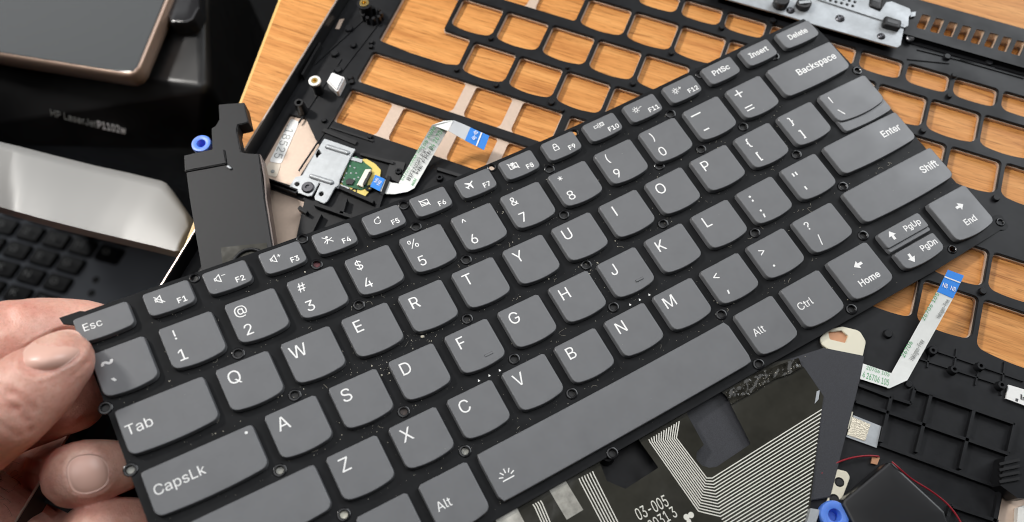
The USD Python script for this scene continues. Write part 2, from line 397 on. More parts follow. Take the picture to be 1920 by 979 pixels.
def bar(name, a, b, w, h, m, parent=case, z=ZW, lift=True):
    """straight rib between two measured points of its top edge"""
    p, q = at(*a, z + h)[:2], at(*b, z + h)[:2]
    s = LineString([p, q]).buffer(w / 2, cap_style=2)
    return obj(name, prism(s, z - .0001, z + h), m, parent)
BP = M['black_plastic']
for a, b in [((620, 255), (1165, 445)), ((710, 290), (632, 600)), ((942, 375), (868, 690)), ((1165, 445), (1130, 600)), ((483, 385), (1130, 610)), ((435, 558), (1100, 800)),
             ((495, 300), (440, 545)), ((622, 255), (602, 335)), ((505, 305), (602, 335)), ((320, 235), (495, 302)), ((305, 325), (480, 385)), ((820, 890), (1075, 975)), ((820, 890), (790, 990)), ((1085, 810), (1050, 1000))]:
    (a,), (b,) = zm(1500, 640, .3463, [a]), zm(1500, 640, .3463, [b])
    bar('rib', a, b, .0010, .0018, BP)
for a, b in [((650, 95), (1100, 240)), ((720, 45), (1213, 215)), ((700, 50), (690, 140)), ((850, 40), (835, 150)), ((975, 130), (950, 235)), ((1110, 110), (1090, 290))]:
    (a,), (b,) = zm(1500, 640, .3463, [a]), zm(1500, 640, .3463, [b])
    bar('thin_rib', a, b, .0005, .0006, BP)
tall = poly(zm(1500, 640, .3463, [(1110, 625), (1205, 600), (1240, 850), (1180, 850), (1085, 780)]), ZW + .006)
obj('tall_block', prism(tall, ZW - .0001, ZW + .006), BP, case)
for k in range(4):
    a, b = zm(1500, 640, .3463, [(1080, 665 + 32 * k), (1190, 640 + 34 * k)]); bar('thin_rib', a, b, .0008, .0008, M['black_gloss'], z=ZW + .006)
def stud(px, py, r, h, m=None, name='stud', z=ZW, hole_r=0, parent=case, hm=None):
    c = at(px, py, z + h)
    prof = [(r * 1.15, -h - .0001), (r, -h * .2), (r * .86, 0), (max(hole_r, 1e-5), 0)]
    if hole_r: prof += [(hole_r, -h * .8), (1e-5, -h * .8)]
    return obj(name, lathe(prof, c, 16), m or BP, parent, smooth=40)
for px, py in zm(1500, 640, .3463, [(722, 48), (838, 150), (982, 132), (1095, 235)]): stud(px, py, .0014, .0022, name='stud', hole_r=.0006)
for px, py, r in [(654, 52, .0016), (662, 83, .0013), (627, 99, .0015), (634, 130, .0014), (695.6, 77, .0011), (695, 86, .0009), (656, 144, .0011), (659, 152, .001), (607, 224, .001), (705, 140, .0009),
                  (1777, 105, .0013), (1856, 116, .0013), (1790, 140, .0010), (1781, 178, .0010), (1732, 243, .0011), (1869, 370, .0012), (1664, 113, .001), (1450, 37, .0012), (1354, 50, .0011), (1259, 98, .0010), (1187, 155, .0011), (1034, 190, .0013),
                  (872, 134, .0011), (1064, 125, .0007), (920, 70, .0011), (856, 129, .0010), (1844, 545, .0012), (1666, 625, .0014), (1752, 655, .0013), (1705, 720, .0011), (693, 255, .001), (930, 158, .001), (1054, 205, .0009), (1838, 268, .0009), (1870, 250, .0008)]:
    if web.union(strip).contains(Point(*at(px, py, ZW)[:2]).buffer(r * .7)): stud(px, py, r, .0011)
for a, b in [((1700, 78), (1920, 140)), ((1720, 92), (1865, 128)), ((1702, 110), (1780, 118)), ((1800, 112), (1920, 146)), ((590, 120), (700, 20)), ((620, 160), (720, 30)), ((560, 230), (640, 110)), ((640, 200), (560, 320))]:
    bar('thin_rib', a, b, .0005, .0004, BP)
# posts with brass inserts
def insert_post(px, py, r, h, collar):
    c = at(px, py, ZW + h)
    o = obj('post', lathe([(r * .9, -h), (r * .9, -.0004), (r, 0), (r * .55, 0), (r * .5, -.003), (1e-5, -.003)], c, 20), M['black_gloss'], case, smooth=40)
    if collar: obj('collar', lathe([(r * 1.0, -.0010), (r * 1.1, -.0007), (r * 1.1, .0002), (r * .62, .0003)], c, 20), M['white_plastic'], o, smooth=40)
    obj('brass_insert', lathe([(r * .62, -.002), (r * .62, .0003), (r * .30, .0003), (r * .27, -.0012), (1e-5, -.0012)], c, 18), M['brass'], o, smooth=40)
insert_post(683, 6, .0030, .0065, False); insert_post(590, 152, .0021, .0070, True)
stud(560, 192, .0019, .0060, M['black_gloss'], 'post', hole_r=.0009)
for k in range(9):
    a = k / 9 * 6.28; stud(697 + 17 * math.cos(a), 24 + 10 * math.sin(a), .0008, .0035, M['black_gloss'], 'gear_tooth')
fb = poly([(612, 152), (622, 134), (646, 144), (632, 172)], ZW + .004)
obj('foam_block', bevel_prism(rounded(fb, .0006), ZW, ZW + .004, .0006), M['foam'], case, smooth=30)
gp = poly([(628, 52), (636, 35), (645, 33), (635, 53)], ZW + .001); obj('side_window', prism(gp, ZW, ZW + .0004), M['gold'], case)
for pts in ([(566, 140), (600, 80)], [(590, 85), (625, 30)]): bar('rib', pts[0], pts[1], .0009, .003, M['black_gloss'])
# long ridge under the last key row, in glossy black plastic
for a, b, w, h in [((606, 243), (668, 268), .0016, .0008), ((676, 288), (738, 305), .0011, .0014), ((820, 316), (872, 332), .0012, .0012), ((620, 238), (700, 264), .0008, .0006)]:
    bar('ridge', a, b, w, h, M['black_gloss'])
for a, b in [((590, 382), (700, 420)), ((648, 372), (640, 400)), ((715, 366), (706, 395)), ((600, 400), (575, 450)), ((636, 350), (700, 378)), ((730, 330), (716, 365)), ((560, 388), (575, 398)), ((505, 340), (556, 357)), ((488, 333), (556, 360))]:
    bar('rib', a, b, .0013, .0026, BP)
for px, py in [(824, 332), (692, 352), (760, 325), (747, 320)]: stud(px, py, .0013, .0014, hole_r=.0006)
# sticker
st = poly([(546, 222), (561, 229), (527, 307), (505, 303)], ZG + .0002)
obj('sticker', prism(rounded(st, .0008), ZG + .00005, ZG + .0002), M['sticker'], case, label='white number sticker on the bare gold patch')
st2 = poly([(505, 304), (527, 308), (518, 333), (493, 325)], ZG + .0002)
obj('sticker_tail', prism(rounded(st2, .0008), ZG + .00004, ZG + .00018), M['sticker_clear'], case)
o = at(533, 266, ZG + .00021); xd = at(524, 287, ZG) - at(541, 246, ZG)
obj('sticker_number', flat_frame(text('.18525', .0032, .00003), o, xd, np.cross([0, 0, 1], xd)), M['ink_grey'], case)
stud(511, 321, .0007, .0004, M['ink_grey'], z=ZG)
# bracket of stamped steel over the little board
ZB = ZW + .0022
br = poly([(608, 259.5), (667, 280), (658, 293.5), (637, 337.6), (635.6, 347), (628, 352), (615, 376), (608, 381.7), (590.5, 374.4), (589.6, 369), (600.6, 344), (598.4, 342.8), (585, 367), (577.7, 368), (545.5, 356), (542.8, 348.7), (553.8, 332), (567.6, 328.4), (595, 280.7)], ZB)
brh = [Point(*at(x, y, ZB)[:2]).buffer(r) for x, y, r in [(557, 345, .0009), (602.5, 363.5, .0009)]]
notch = poly([(590, 285), (598, 280), (603, 287), (594, 296)], ZB)
bracket = thing('metal_bracket', 'silver stamped bracket with two raised ridges screwed beside the green board', 'bracket', at(598, 320, ZW))
obj('plate', bevel_prism(rounded(br, .0005).difference(unary_union(brh + [notch])), ZB - .0006, ZB, .00015), M['steel'], bracket)
for a, b in [((614, 274.5), (651, 286)), ((584, 330), (621, 341.5))]:
    p, q = at(*a, ZB + .0004), at(*b, ZB + .0004)
    L = np.linalg.norm(q - p); m = man_mesh(hull([(p - [0, 0, .0005], .0010), (q - [0, 0, .0005], .0010)]))
    obj('ridge', m, M['steel'], bracket, smooth=True)
obj('screw', lathe([(.0023, -.0003), (.0023, .0003), (.0019, .0007), (.0009, .0007), (.0008, .0002), (1e-5, .0002)], at(577.5, 352, ZB), 20), M['screw'], bracket, smooth=35)
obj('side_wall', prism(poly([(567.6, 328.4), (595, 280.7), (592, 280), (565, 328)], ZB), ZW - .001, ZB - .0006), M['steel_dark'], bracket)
for a in [[(658, 293), (680, 299), (678, 305), (655, 299)], [(634, 344), (656, 352), (650, 358), (630, 352)]]:
    obj('tab', prism(poly(a, ZB - .0006), ZB - .0013, ZB - .0007), M['steel'], bracket)
board = thing('circuit_board', 'small green circuit board with cream connector under the silver bracket', 'circuit board', at(670, 325, ZW))
ZP = ZW + .0011
yl = poly([(640, 341), (652, 300), (687, 297), (703, 306), (714, 318), (712, 330), (700, 345), (692, 358), (682, 369), (670, 371), (650, 362), (633, 350)], ZP)
yin = poly([(655, 305), (690, 310), (700, 320), (690, 345), (672, 358), (650, 350)], ZP)
obj('yellow_border', prism(rounded(yl, .0012), ZW + .00005, ZP - .0004), M['pcb_yellow'], board)
gr = poly([(657, 296), (668, 293), (697, 315), (687, 352), (676, 356), (643, 347), (641, 341)], ZP)
obj('green_board', prism(gr, ZP - .00039, ZP), M['pcb'], board)
cn = poly([(685, 317), (696, 317), (680, 350), (669, 346.5)], ZP + .0012)
obj('connector', bevel_prism(cn, ZP, ZP + .0012, .0002), M['connector'], board)
obj('connector_latch', prism(poly([(692, 322), (697, 322), (684, 347), (680, 345)], ZP + .0013), ZP, ZP + .0013), M['rubber'], board)
obj('chip', prism(poly([(648, 338), (656, 334), (665, 338), (660, 346), (649, 345)], ZP + .0006), ZP, ZP + .0006), M['rubber'], board)
for x, y in [(657, 312), (665, 315), (649.5, 325), (658.5, 325), (668, 325), (645, 334), (664.5, 336), (642, 341), (672, 333)]:
    obj('solder_dot', lathe([(.0004, 0), (.0003, .0002), (1e-5, .0003)], at(x, y, ZP), 10), M['steel'], board)
for x, y in [(670, 300), (664, 358)]: obj('board_hole', lathe([(.0011, 0), (.0007, .0002), (.0006, -.0002), (1e-5, -.0002)], at(x, y, ZP - .0003), 16), M['hole'], board)
obj('black_pad', prism(poly([(733, 300), (760, 305), (748, 343), (722, 333)], ZW + .0006), ZW, ZW + .0006), M['rubber'], case)

# stamped metal plate and its pads at the hinge edge
ZM = .0064
mp = thing('hinge_plate', 'bright steel plate with speaker holes and rubber pads at the hinge edge', 'metal plate', at(1600, 30, .0050))
mpoly = poly([(1330, -60), (1335, -10), (1368, 0), (1480, 31.5), (1530, 47), (1682, 89.5), (1689, 84), (1695, 52), (1703, 48), (1704, 32), (1709, 25), (1706, 16), (1672, 2.5), (1662, 4), (1650, 22), (1632, 14), (1636, -30), (1600, -60)], ZM)
mesh_holes = []
for r in range(4):
    for c in range(11):
        x, y = 1598 - c * 10.5 + (5 if r % 2 else 0) - r * 1, 13 - c * 2.6 - r * 8.6 + (1.2 if r % 2 else 0)
        mesh_holes.append(Point(*at(x, y, ZM)[:2]).buffer(.00062, quad_segs=3))
upper = poly([(1500, -50), (1534, -1), (1696, 52), (1703, 48), (1704, 32), (1709, 25), (1706, 16), (1672, 2.5), (1662, 4), (1650, 22), (1632, 14), (1636, -30), (1600, -60)], ZM + .0005)
obj('plate', bevel_prism(rounded(mpoly, .0006).difference(upper.buffer(-.0001)), ZM - .0006, ZM, .00012), M['steel'], mp)
obj('raised_plate', bevel_prism(rounded(upper, .0005).difference(unary_union(mesh_holes)), ZM - .0004, ZM + .0005, .00012), M['steel'], mp)
obj('plate_base', prism(mpoly.buffer(-.0015).difference(unary_union(vents)), .00503, ZM - .00065), M['hole'], mp)
def pad(pts, h, z):
    q = rounded(poly(pts, z + h), .0009)
    k = obj('rubber_pad', loft(q, [(0, z - .0005), (.0001, z + h * .6), (-.0002, z + h * .9), (-.0006, z + h)], 40), M['rubber'], mp, smooth=40)
    inner = affinity.scale(q, .62, .32)
    obj('groove', prism(inner, z + h + .00002, z + h + .0001), M['black_gloss'], k)
pad([(1660, 28), (1692, 38), (1688, 54), (1656, 45)], .0022, ZM)
pad([(1634, -22), (1658, -14), (1652, 19), (1630, 10)], .0022, ZM - .001)
for x, y, r in [(1482, 20, .0013), (1575, 35, .0014), (1652, 68.6, .0012)]:
    obj('rivet', lathe([(r * 1.3, 0), (r * 1.2, .0003), (r * .8, .0006), (r * .35, .0003), (1e-5, .0003)], at(x, y, ZM), 18), M['screw'], mp, smooth=40)
obj('post', lathe([(.0030, 0), (.0030, .003), (.0026, .0034), (1e-5, .0034)], at(1467, -2, ZM + .0034) - [0, 0, .0034], 24), M['rubber'], mp, smooth=40)
pz = obj('post', lathe([(.0029, 0), (.0029, .002), (.0026, .0023), (.0016, .0023), (.0015, .002), (1e-5, .002)], at(1508, 5, ZM + .002) - [0, 0, .002], 24), M['rubber'], mp, smooth=40)
obj('screw_slot', prism(poly([(1498, 2), (1519, 0), (1520, 5), (1499, 7)], ZM + .0026), ZM + .0021, ZM + .0026), M['steel'], pz)
obj('tab', prism(poly([(1709, 23), (1717, 22), (1716, 30), (1707, 32)], ZM - .0006), .0051, ZM - .0006), M['steel'], mp)
obj('screw', lathe([(.0017, 0), (.0016, .0008), (.0012, .0011), (.0005, .0007), (1e-5, .0007)], at(1705, 73, ZW + .001), 18), M['steel_dark'], case, smooth=40)

# small things on the lower right of the case
obj('white_label', prism(poly(zm(1500, 640, .3463, [(1128, 235), (1240, 268), (1235, 355), (1115, 310)]), ZW + .001), ZW + .0003, ZW + .001), M['sticker'], case, label='white label at the right edge of the case')
for p in [[(1195, 285), (1203, 290), (1200, 318), (1193, 312)], [(1168, 308), (1182, 312), (1178, 328), (1166, 322)], [(1206, 300), (1212, 302), (1210, 320), (1204, 318)]]:
    obj('label_mark', prism(poly(zm(1500, 640, .3463, p), ZW + .0011), ZW + .00102, ZW + .0011), M['ink'], case)
tp = obj('foil_tape', prism(poly(zm(1500, 640, .3463, [(290, 400), (440, 460), (415, 577), (250, 517)]), ZW + .0008), ZW + .0003, ZW + .0008), M['steel'], case)
obj('foil_square', prism(poly(zm(1500, 640, .3463, [(282, 408), (382, 450), (352, 540), (255, 505)]), ZW + .001), ZW + .0008, ZW + .001), M['foil'], tp)
obj('foil_strip', prism(poly(zm(1500, 640, .3463, [(272, 378), (288, 382), (268, 475), (250, 470)]), ZW + .001), ZW + .0003, ZW + .001), M['cream_metal'], case)
obj('copper_bit', prism(poly(zm(1500, 640, .3463, [(392, 622), (432, 630), (418, 668), (384, 660)]), ZW + .001), ZW + .0003, ZW + .001), M['copper'], case)
wh = poly(zm(1500, 640, .3463, [(1185, 900), (1240, 880), (1240, 1000), (1180, 1000)]), .004); obj('white_corner', prism(wh, ZG + .0001, .0035), M['white_plastic'], case)

# black-film covered plate of the touch pad, on the case under the keyboard
touch = thing('touchpad_bracket', 'black film covered plate with a cream metal corner beneath the lower edge of the keyboard', 'bracket', at(1560, 780, ZW))
ZT = ZW + .0016
cover = poly([(1262, 930), (1270, 740), (1545, 652), (1621, 667), (1612, 715), (1557, 932), (1510, 940), (1500, 1040), (1120, 1040)], ZT)
obj('film_cover', bevel_prism(rounded(cover, .0006), ZW + .0001, ZT, .0002), M['film_black'], touch)
cr = rounded(poly([(1532, 640), (1552, 618), (1580, 612), (1612, 620), (1624, 640), (1616, 676), (1560, 660)], ZT - .0003), .0022)
cut = rounded(poly([(1553, 622), (1578, 620), (1590, 630), (1585, 643), (1556, 636)], ZT - .0003), .0005)
obj('metal_plate', bevel_prism(cr.difference(cut), ZW + .00008, ZT - .0003, .0002), M['cream_metal'], touch)
obj('copper_patch', prism(cut, ZW + .0001, ZW + .0005), M['copper'], touch)
hg = rounded(poly(zm(1500, 640, .3463, [(195, 690), (255, 705), (272, 735), (225, 860), (180, 905), (140, 890)]), ZT - .0003), .0012)
obj('metal_tab', bevel_prism(hg, ZW + .00008, ZT - .0003, .0002), M['cream_metal'], touch)
for p in [(213, 762), (185, 853)]:
    (q,) = zm(1500, 640, .3463, [p]); obj('screw_hole', lathe([(.0015, 0), (.0012, .0003), (.001, .0001), (1e-5, .0001)], at(*q, ZT - .0003), 18), M['hole'], touch)

# ------------------------------------------------------------------ flat ribbon cables
def ribbon(corners):
    """strip between successive pairs of 3-D points (left, right), a thin double sheet"""
    L = np.array([c[0] for c in corners]); Rr = np.array([c[1] for c in corners]); k = len(L)
    up = np.array([0, 0, .00012]); V = np.vstack([L, Rr, L + up, Rr + up]); F = []
    for i in range(k - 1):
        for o0, flip in ((0, 1), (2 * k, 0)):
            q = [o0 + i, o0 + k + i, o0 + k + i + 1, o0 + i + 1]
            q = q[::-1] if flip else q
            F += [[q[0], q[1], q[2]], [q[0], q[2], q[3]]]
        for o0 in (0, k):
            F += [[o0 + i, o0 + i + 1, 2 * k + o0 + i + 1], [o0 + i, 2 * k + o0 + i + 1, 2 * k + o0 + i]]
    return trimesh.Trimesh(V, np.array(F), process=False)
c1 = thing('ribbon_cable', 'white ribbon cable with green print, plugged into the green board', 'ribbon cable', at(745, 350, ZW), group='white ribbon cables')
za, zb = ZW + .0016, ZW + .011
obj('blue_plug', ribbon([(at(704, 328, za + .0003), at(694, 350, za + .0003)), (at(722, 336, za + .0004), at(712, 359, za + .0004))]), M['cable_blue'], c1)
obj('lower_strip', ribbon([(at(720, 335.5, za), at(711, 358.5, za)), (at(735, 343, za + .0003), at(725, 364, za + .0002)), (at(751, 345, za + .0002), at(742, 364.5, za)), (at(758, 345, za), at(752, 362, za))]), M['cable_white'], c1)
segs = []
for t in np.linspace(0, 1, 9):
    a = np.array([748, 343]) * (1 - t) + np.array([810, 235]) * t; b = np.array([777, 353]) * (1 - t) + np.array([850, 226]) * t
    z = za + .0005 + (zb - za) * t ** 1.6
    segs.append((at(*a, z), at(*b, z)))
diag = ribbon(segs); obj('diagonal_strip', diag, M['cable_white'], c1)
fold = ribbon([(at(748, 343, za + .0004), at(777, 353, za + .0006)), (at(741, 364, za + .0001), at(764, 360, za + .0003))]); obj('lower_fold', fold, M['cable_white'], c1)
fo = ribbon([(at(810, 235, zb), at(840, 246, zb)), (at(832, 227, zb + .0003), at(850, 226, zb + .0004))]); obj('upper_fold', fo, M['cable_white'], c1)
zc = zb - .0015
obj('upper_strip', ribbon([(at(850, 225.7, zb), at(841, 246, zb)), (at(866, 232, zb - .0008), at(857, 255, zb - .0008)), (at(883, 239.5, zc), at(872.6, 264, zc))]), M['cable_grey'], c1)
obj('blue_end', ribbon([(at(882, 239.3, zc + .0001), at(871.6, 263.6, zc + .0001)), (at(917.6, 255, zc - .0012), at(907.5, 281.8, zc - .0012))]), M['cable_blue'], c1)
obj('white_stripe', ribbon([(at(902, 248.3, zc - .0004), at(892, 273.6, zc - .0004)), (at(904.5, 249.3, zc - .0005), at(894.4, 274.6, zc - .0005))]), M['legend'], c1)
def strip_text(s, h, p0, p1, z, m, parent, lift=.0002, bold=False, name='printed_text'):
    a, b = at(*p0, z), at(*p1, z); x = b - a; mm_ = text(s, h, .00003, bold)
    w = mm_.bounds[1, 0] - mm_.bounds[0, 0]; L = np.linalg.norm(x)
    if w > L: mm_.apply_scale([L / w, 1, 1])
    return obj(name, flat_frame(mm_, (a + b) / 2 + [0, 0, lift], x, np.cross([0, 0, 1], x)), m, parent)
def slope_text(s, h, t0, t1, side, m):
    """text running up the diagonal strip between fractions t0 and t1, side 0..1 across"""
    def pt(t):
        a = np.array([748, 343]) * (1 - t) + np.array([810, 235]) * t; b = np.array([777, 353]) * (1 - t) + np.array([850, 226]) * t
        q = a * (1 - side) + b * side; return at(*q, za + .0005 + (zb - za) * t ** 1.6)
    p, q = pt(t0), pt(t1); acr = at(777, 353, 0) - at(748, 343, 0); mm_ = text(s, h, .00003)
    L = np.linalg.norm(q - p); w = mm_.bounds[1, 0] - mm_.bounds[0, 0]; mm_.apply_scale([L / w, 1, 1])
    x = (q - p) / L; n = np.cross(x, -acr); n /= np.linalg.norm(n); n = n if n[2] > 0 else -n
    obj('printed_text', flat_frame(mm_, (p + q) / 2 + n * .00032, x, np.cross(n, x)), m, c1)
slope_text('BIFENGFLEX', .0014, .08, .56, .42, M['ink']); slope_text('HE FREE', .0011, .2, .62, .68, M['ink'])
slope_text('24 26706', .0017, .58, .9, .66, M['green_ink']); slope_text('105 AWM', .0012, .60, .95, .2, M['green_ink']); slope_text('20706 AWM VW', .0010, .05, .62, .08, M['green_ink'])
slope_text('AWM', .0011, .02, .12, .8, M['green_ink'])
for k in range(2):
    strip_text('NB', .0014, (880 + 8 * 0 + 10 - 3 * k, 251 + 10 * k - 4), (894 - 3 * k, 256 + 10 * k - 4), zc, M['legend'], c1, lift=.0003)
strip_text('NB', .0011, (703, 345), (710, 334), za, M['legend'], c1, .0006); strip_text('NB', .0011, (708, 350), (715, 339), za, M['legend'], c1, .0006)

c2 = thing('ribbon_cable', 'grey white ribbon cable with a bare blue end at the lower right', 'ribbon cable', at(1690, 690, ZW), group='white ribbon cables')
zs = ZW + .0012
def z2(t): return zs + .0002 + .006 * t ** 1.5
seg2 = []
for t in np.linspace(0, 1, 9):
    a = np.array([1669.7, 702]) * (1 - t) + np.array([1757, 546]) * t; b = np.array([1701, 713]) * (1 - t) + np.array([1787, 559]) * t
    seg2.append((at(*a, z2(t)), at(*b, z2(t))))
obj('long_strip', ribbon(seg2), M['cable_white'], c2)
obj('blue_end', ribbon([(at(1756.5, 547, z2(1) + .0001), at(1786.5, 560, z2(1) + .0001)), (at(1777, 506, z2(1) + .0006), at(1807, 517, z2(1) + .0006))]), M['cable_blue'], c2)
obj('white_stripe', ribbon([(at(1770, 520, z2(1) + .0006), at(1800, 531.5, z2(1) + .0006)), (at(1771.2, 518, z2(1) + .0007), at(1801, 529.5, z2(1) + .0007))]), M['legend'], c2)
obj('lower_strip', ribbon([(at(1600, 676, zs - .0006), at(1594, 704, zs - .0006)), (at(1621, 683, zs), at(1613, 711, zs)), (at(1671, 700, zs), at(1664, 727, zs))]), M['cable_white'], c2)
obj('fold', ribbon([(at(1669.7, 702, zs + .0002), at(1701, 713, zs + .0002)), (at(1663, 728, zs), at(1668, 728, zs))]), M['cable_white'], c2)
strip_text('4 26706 105', .0021, (1617, 702), (1666, 718), zs, M['green_ink'], c2); strip_text('20706 105', .0013, (1624, 689), (1667, 703), zs, M['green_ink'], c2)
def strip2_text(s, h, t0, t1, side, m):
    def pt(t):
        a = np.array([1669.7, 702]) * (1 - t) + np.array([1757, 546]) * t; b = np.array([1701, 713]) * (1 - t) + np.array([1787, 559]) * t
        return at(*(a * (1 - side) + b * side), z2(t))
    p, q = pt(t0), pt(t1); mm_ = text(s, h, .00003); L = np.linalg.norm(q - p); mm_.apply_scale([L / (mm_.bounds[1, 0] - mm_.bounds[0, 0]), 1, 1])
    x = (q - p) / L; acr = at(1701, 713, 0) - at(1669, 702, 0); n = np.cross(x, -acr); n /= np.linalg.norm(n); n = n if n[2] > 0 else -n
    obj('printed_text', flat_frame(mm_, (p + q) / 2 + n * .00032, x, np.cross(n, x)), m, c2)
strip2_text('Halogen-Free', .0015, .22, .46, .6, M['ink_grey']); strip2_text('Halogen-Free', .0013, .74, .96, .75, M['ink_grey'])
strip2_text('26706', .0013, .22, .4, .08, M['green_ink']); strip2_text('26706 105', .0012, .66, .98, .06, M['green_ink'])
for k in range(2):
    a = (1766 + 15 * k, 535 + 6 * k); strip_text('NB', .0016, a, (a[0] + 9, a[1] + 3.5), z2(1), M['legend'], c2, lift=.0006)

# ------------------------------------------------------------------ speakers
def grommet(px, py, z, r, parent):
    c = at(px, py, z)
    return obj('rubber_grommet', lathe([(r * .8, -.006), (r * .95, -.0035), (r, -.001), (r * .93, -.0002), (r * .72, 0), (r * .45, -.0003), (r * .36, -.0014), (r * .34, -.004), (1e-5, -.004)], c, 32), M['grommet'], parent, smooth=50, label='blue rubber grommet')
s1 = thing('speaker_module', 'matt black speaker box with a notched upper tab and blue grommet, across the case rim', 'speaker', at(430, 380, .010), group='speaker modules')
Z1 = .0165
body = poly([(345, 291), (398, 280), (420, 279), (421, 296), (425, 305), (346, 321), (349, 322), (424, 310), (430, 288), (486, 288.5), (496, 372), (511, 462), (512, 500), (380, 520), (376, 494), (355, 370), (350, 324)], Z1)
tab = rounded(poly([(409.8, 195.5), (458, 192), (466, 229), (456, 232), (446, 234), (444, 245), (452, 284), (460, 292), (460, 300), (420, 300), (398, 284), (396.5, 240), (404, 236), (411, 224)], Z1), .0003)
body = poly([(349, 322), (425, 308), (421, 276), (460, 287), (486, 288.5), (496, 372), (511, 462), (512, 500), (380, 520), (376, 494), (355, 370)], Z1)
obj('box', bevel_prism(rounded(body.union(tab), .0003), .0105, Z1, .0003), M['speaker'], s1)
step = poly([(345, 291), (398, 279.5), (420, 279), (424, 306.5), (346, 321)], Z1 + .0008)
obj('raised_corner', bevel_prism(rounded(step, .0003), .0105, Z1 + .0008, .0003), M['speaker'], s1)
under = poly([(446, 232), (466, 229), (463, 238), (450, 240), (449, 250), (453, 280), (448, 280)], .012); obj('notch_wall', prism(under, .0095, .0148), M['speaker'], s1)
ang = np.linspace(0, 2 * math.pi, 40); c = at(468, 496, Z1 + .0004)
obj('round_boss', tube(np.c_[c[0] + .0055 * np.cos(ang), c[1] + .0055 * np.sin(ang), np.full(40, c[2])], .0006), M['speaker'], s1, smooth=True)
obj('clear_tape', prism(poly([(414, 464), (500, 455), (505, 500), (418, 500)], Z1 + .0001), Z1 + .00001, Z1 + .00008), M['membrane'], s1)
obj('wire_stub', man_mesh(hull([(at(428, 313, Z1 + .0003), .0006), (at(432, 316, Z1 + .0003), .0005)])), M['steel'], s1, smooth=True)
grommet(376.5, 268, Z1 - .001, .0036, s1)
for a in [[(486, 288), (494, 331), (497, 372), (511, 462), (514, 462), (500, 372), (497, 330), (489, 291)]]:
    obj('side_edge', prism(poly(a, Z1 - .0002), .0105, Z1 - .0005), M['edge_brown'], s1)

s2 = thing('speaker_module', 'glossy black speaker box with blue grommet and red wire at the lower right', 'speaker', at(1660, 940, ZW), group='speaker modules')
Z2 = ZW + .007
b2 = poly([(1577, 940), (1668, 864), (1676, 868), (1690, 882), (1772, 958), (1800, 1040), (1620, 1040), (1600, 985)], Z2)
obj('box', loft(rounded(b2, .0012), [(0, ZW + .0002), (0, Z2 - .0010), (-.0003, Z2 - .0003), (-.0010, Z2)], 60), M['black_gloss'], s2, smooth=40)
grommet(1566, 966, Z2 - .001, .0044, s2)
wz = ZW + .0014
pts = [at(1540, 888, wz), at(1571, 867, wz), at(1591, 860, wz + .0003), at(1611, 856, wz + .0004), at(1630, 854.5, wz + .0003), at(1648, 856, wz)]
w1 = spline(pts, 30)
pts = [at(1672, 866, Z2 + .0002), at(1690, 882, Z2), at(1712, 900, Z2 - .002), at(1735, 914, Z2 - .003), at(1757, 929, Z2 - .004), at(1777, 946, Z2 - .0045), at(1801, 979, Z2 - .005), at(1815, 1010, Z2 - .005)]
obj('red_wire', trimesh.util.concatenate([tube(w1, .00028), tube(spline(pts, 50), .00028)]), M['red_wire'], s2, smooth=True, label='thin red wire')
obj('clip', prism(poly([(1520, 953), (1538, 956), (1528, 985), (1512, 985)], Z2 - .002), ZW, Z2 - .002), M['steel'], s2)

# ------------------------------------------------------------------ the keyboard held over the case
P, RPI = .01905, .0184106
KR = np.array([[0.625013, -0.77404, 0.101096], [0.770998, 0.63238, 0.075215], [-0.122151, 0.030935, 0.992029]]); KT = np.array([0.033437, -0.1035, 0.014439])
BEND = (-0.01705492, 0.0008899, 0.00581217)
kmat = Gf.Matrix4d(*KR[:, 0], 0, *KR[:, 1], 0, *KR[:, 2], 0, *KT, 1)
kb = thing('keyboard', 'dark grey laptop keyboard module with white legends, held up by a hand', 'keyboard', matrix=kmat)
def bendz(x):
    s = x / (7 * P); return -(BEND[0] * s ** 2 + BEND[1] * s ** 3 + BEND[2] * s ** 4)
def kx(u): return (u - 7) * P
def ky(v): return -(v - 1.5) * RPI
def bent(mesh):
    v = np.array(mesh.vertices); v[:, 2] += bendz(v[:, 0]); return trimesh.Trimesh(v, mesh.faces, process=False)
def kuv(px, py, h):
    """keyboard coordinates (x, y) of a measured position on the bent surface h above the key tops"""
    d = KR.T @ (RIGHT * ((px - CX) / FPX) + DOWN * ((py - CY) / FPX) + FWD); o = KR.T @ (CAM - KT); z = 0
    for _ in range(25):
        q = o + d * ((z + h - o[2]) / d[2]); z = bendz(q[0])
    return q[:2]
def kpoly(pts, h): return Polygon([kuv(x, y, h) for x, y in pts]).buffer(0)
def kprism(shape, z0, z1, fine=.006, bev=0):
    out = []
    for g in parts_of(shape):
        cs = m3.CrossSection([np.array(g.exterior.coords)[:-1]] + [np.array(i.coords)[:-1] for i in g.interiors], m3.FillRule.EvenOdd)
        out.append(man_mesh(m3.Manifold.extrude(cs, z1 - z0).translate([0, 0, z0]).refine_to_length(fine)))
    return bent(trimesh.util.concatenate(out))

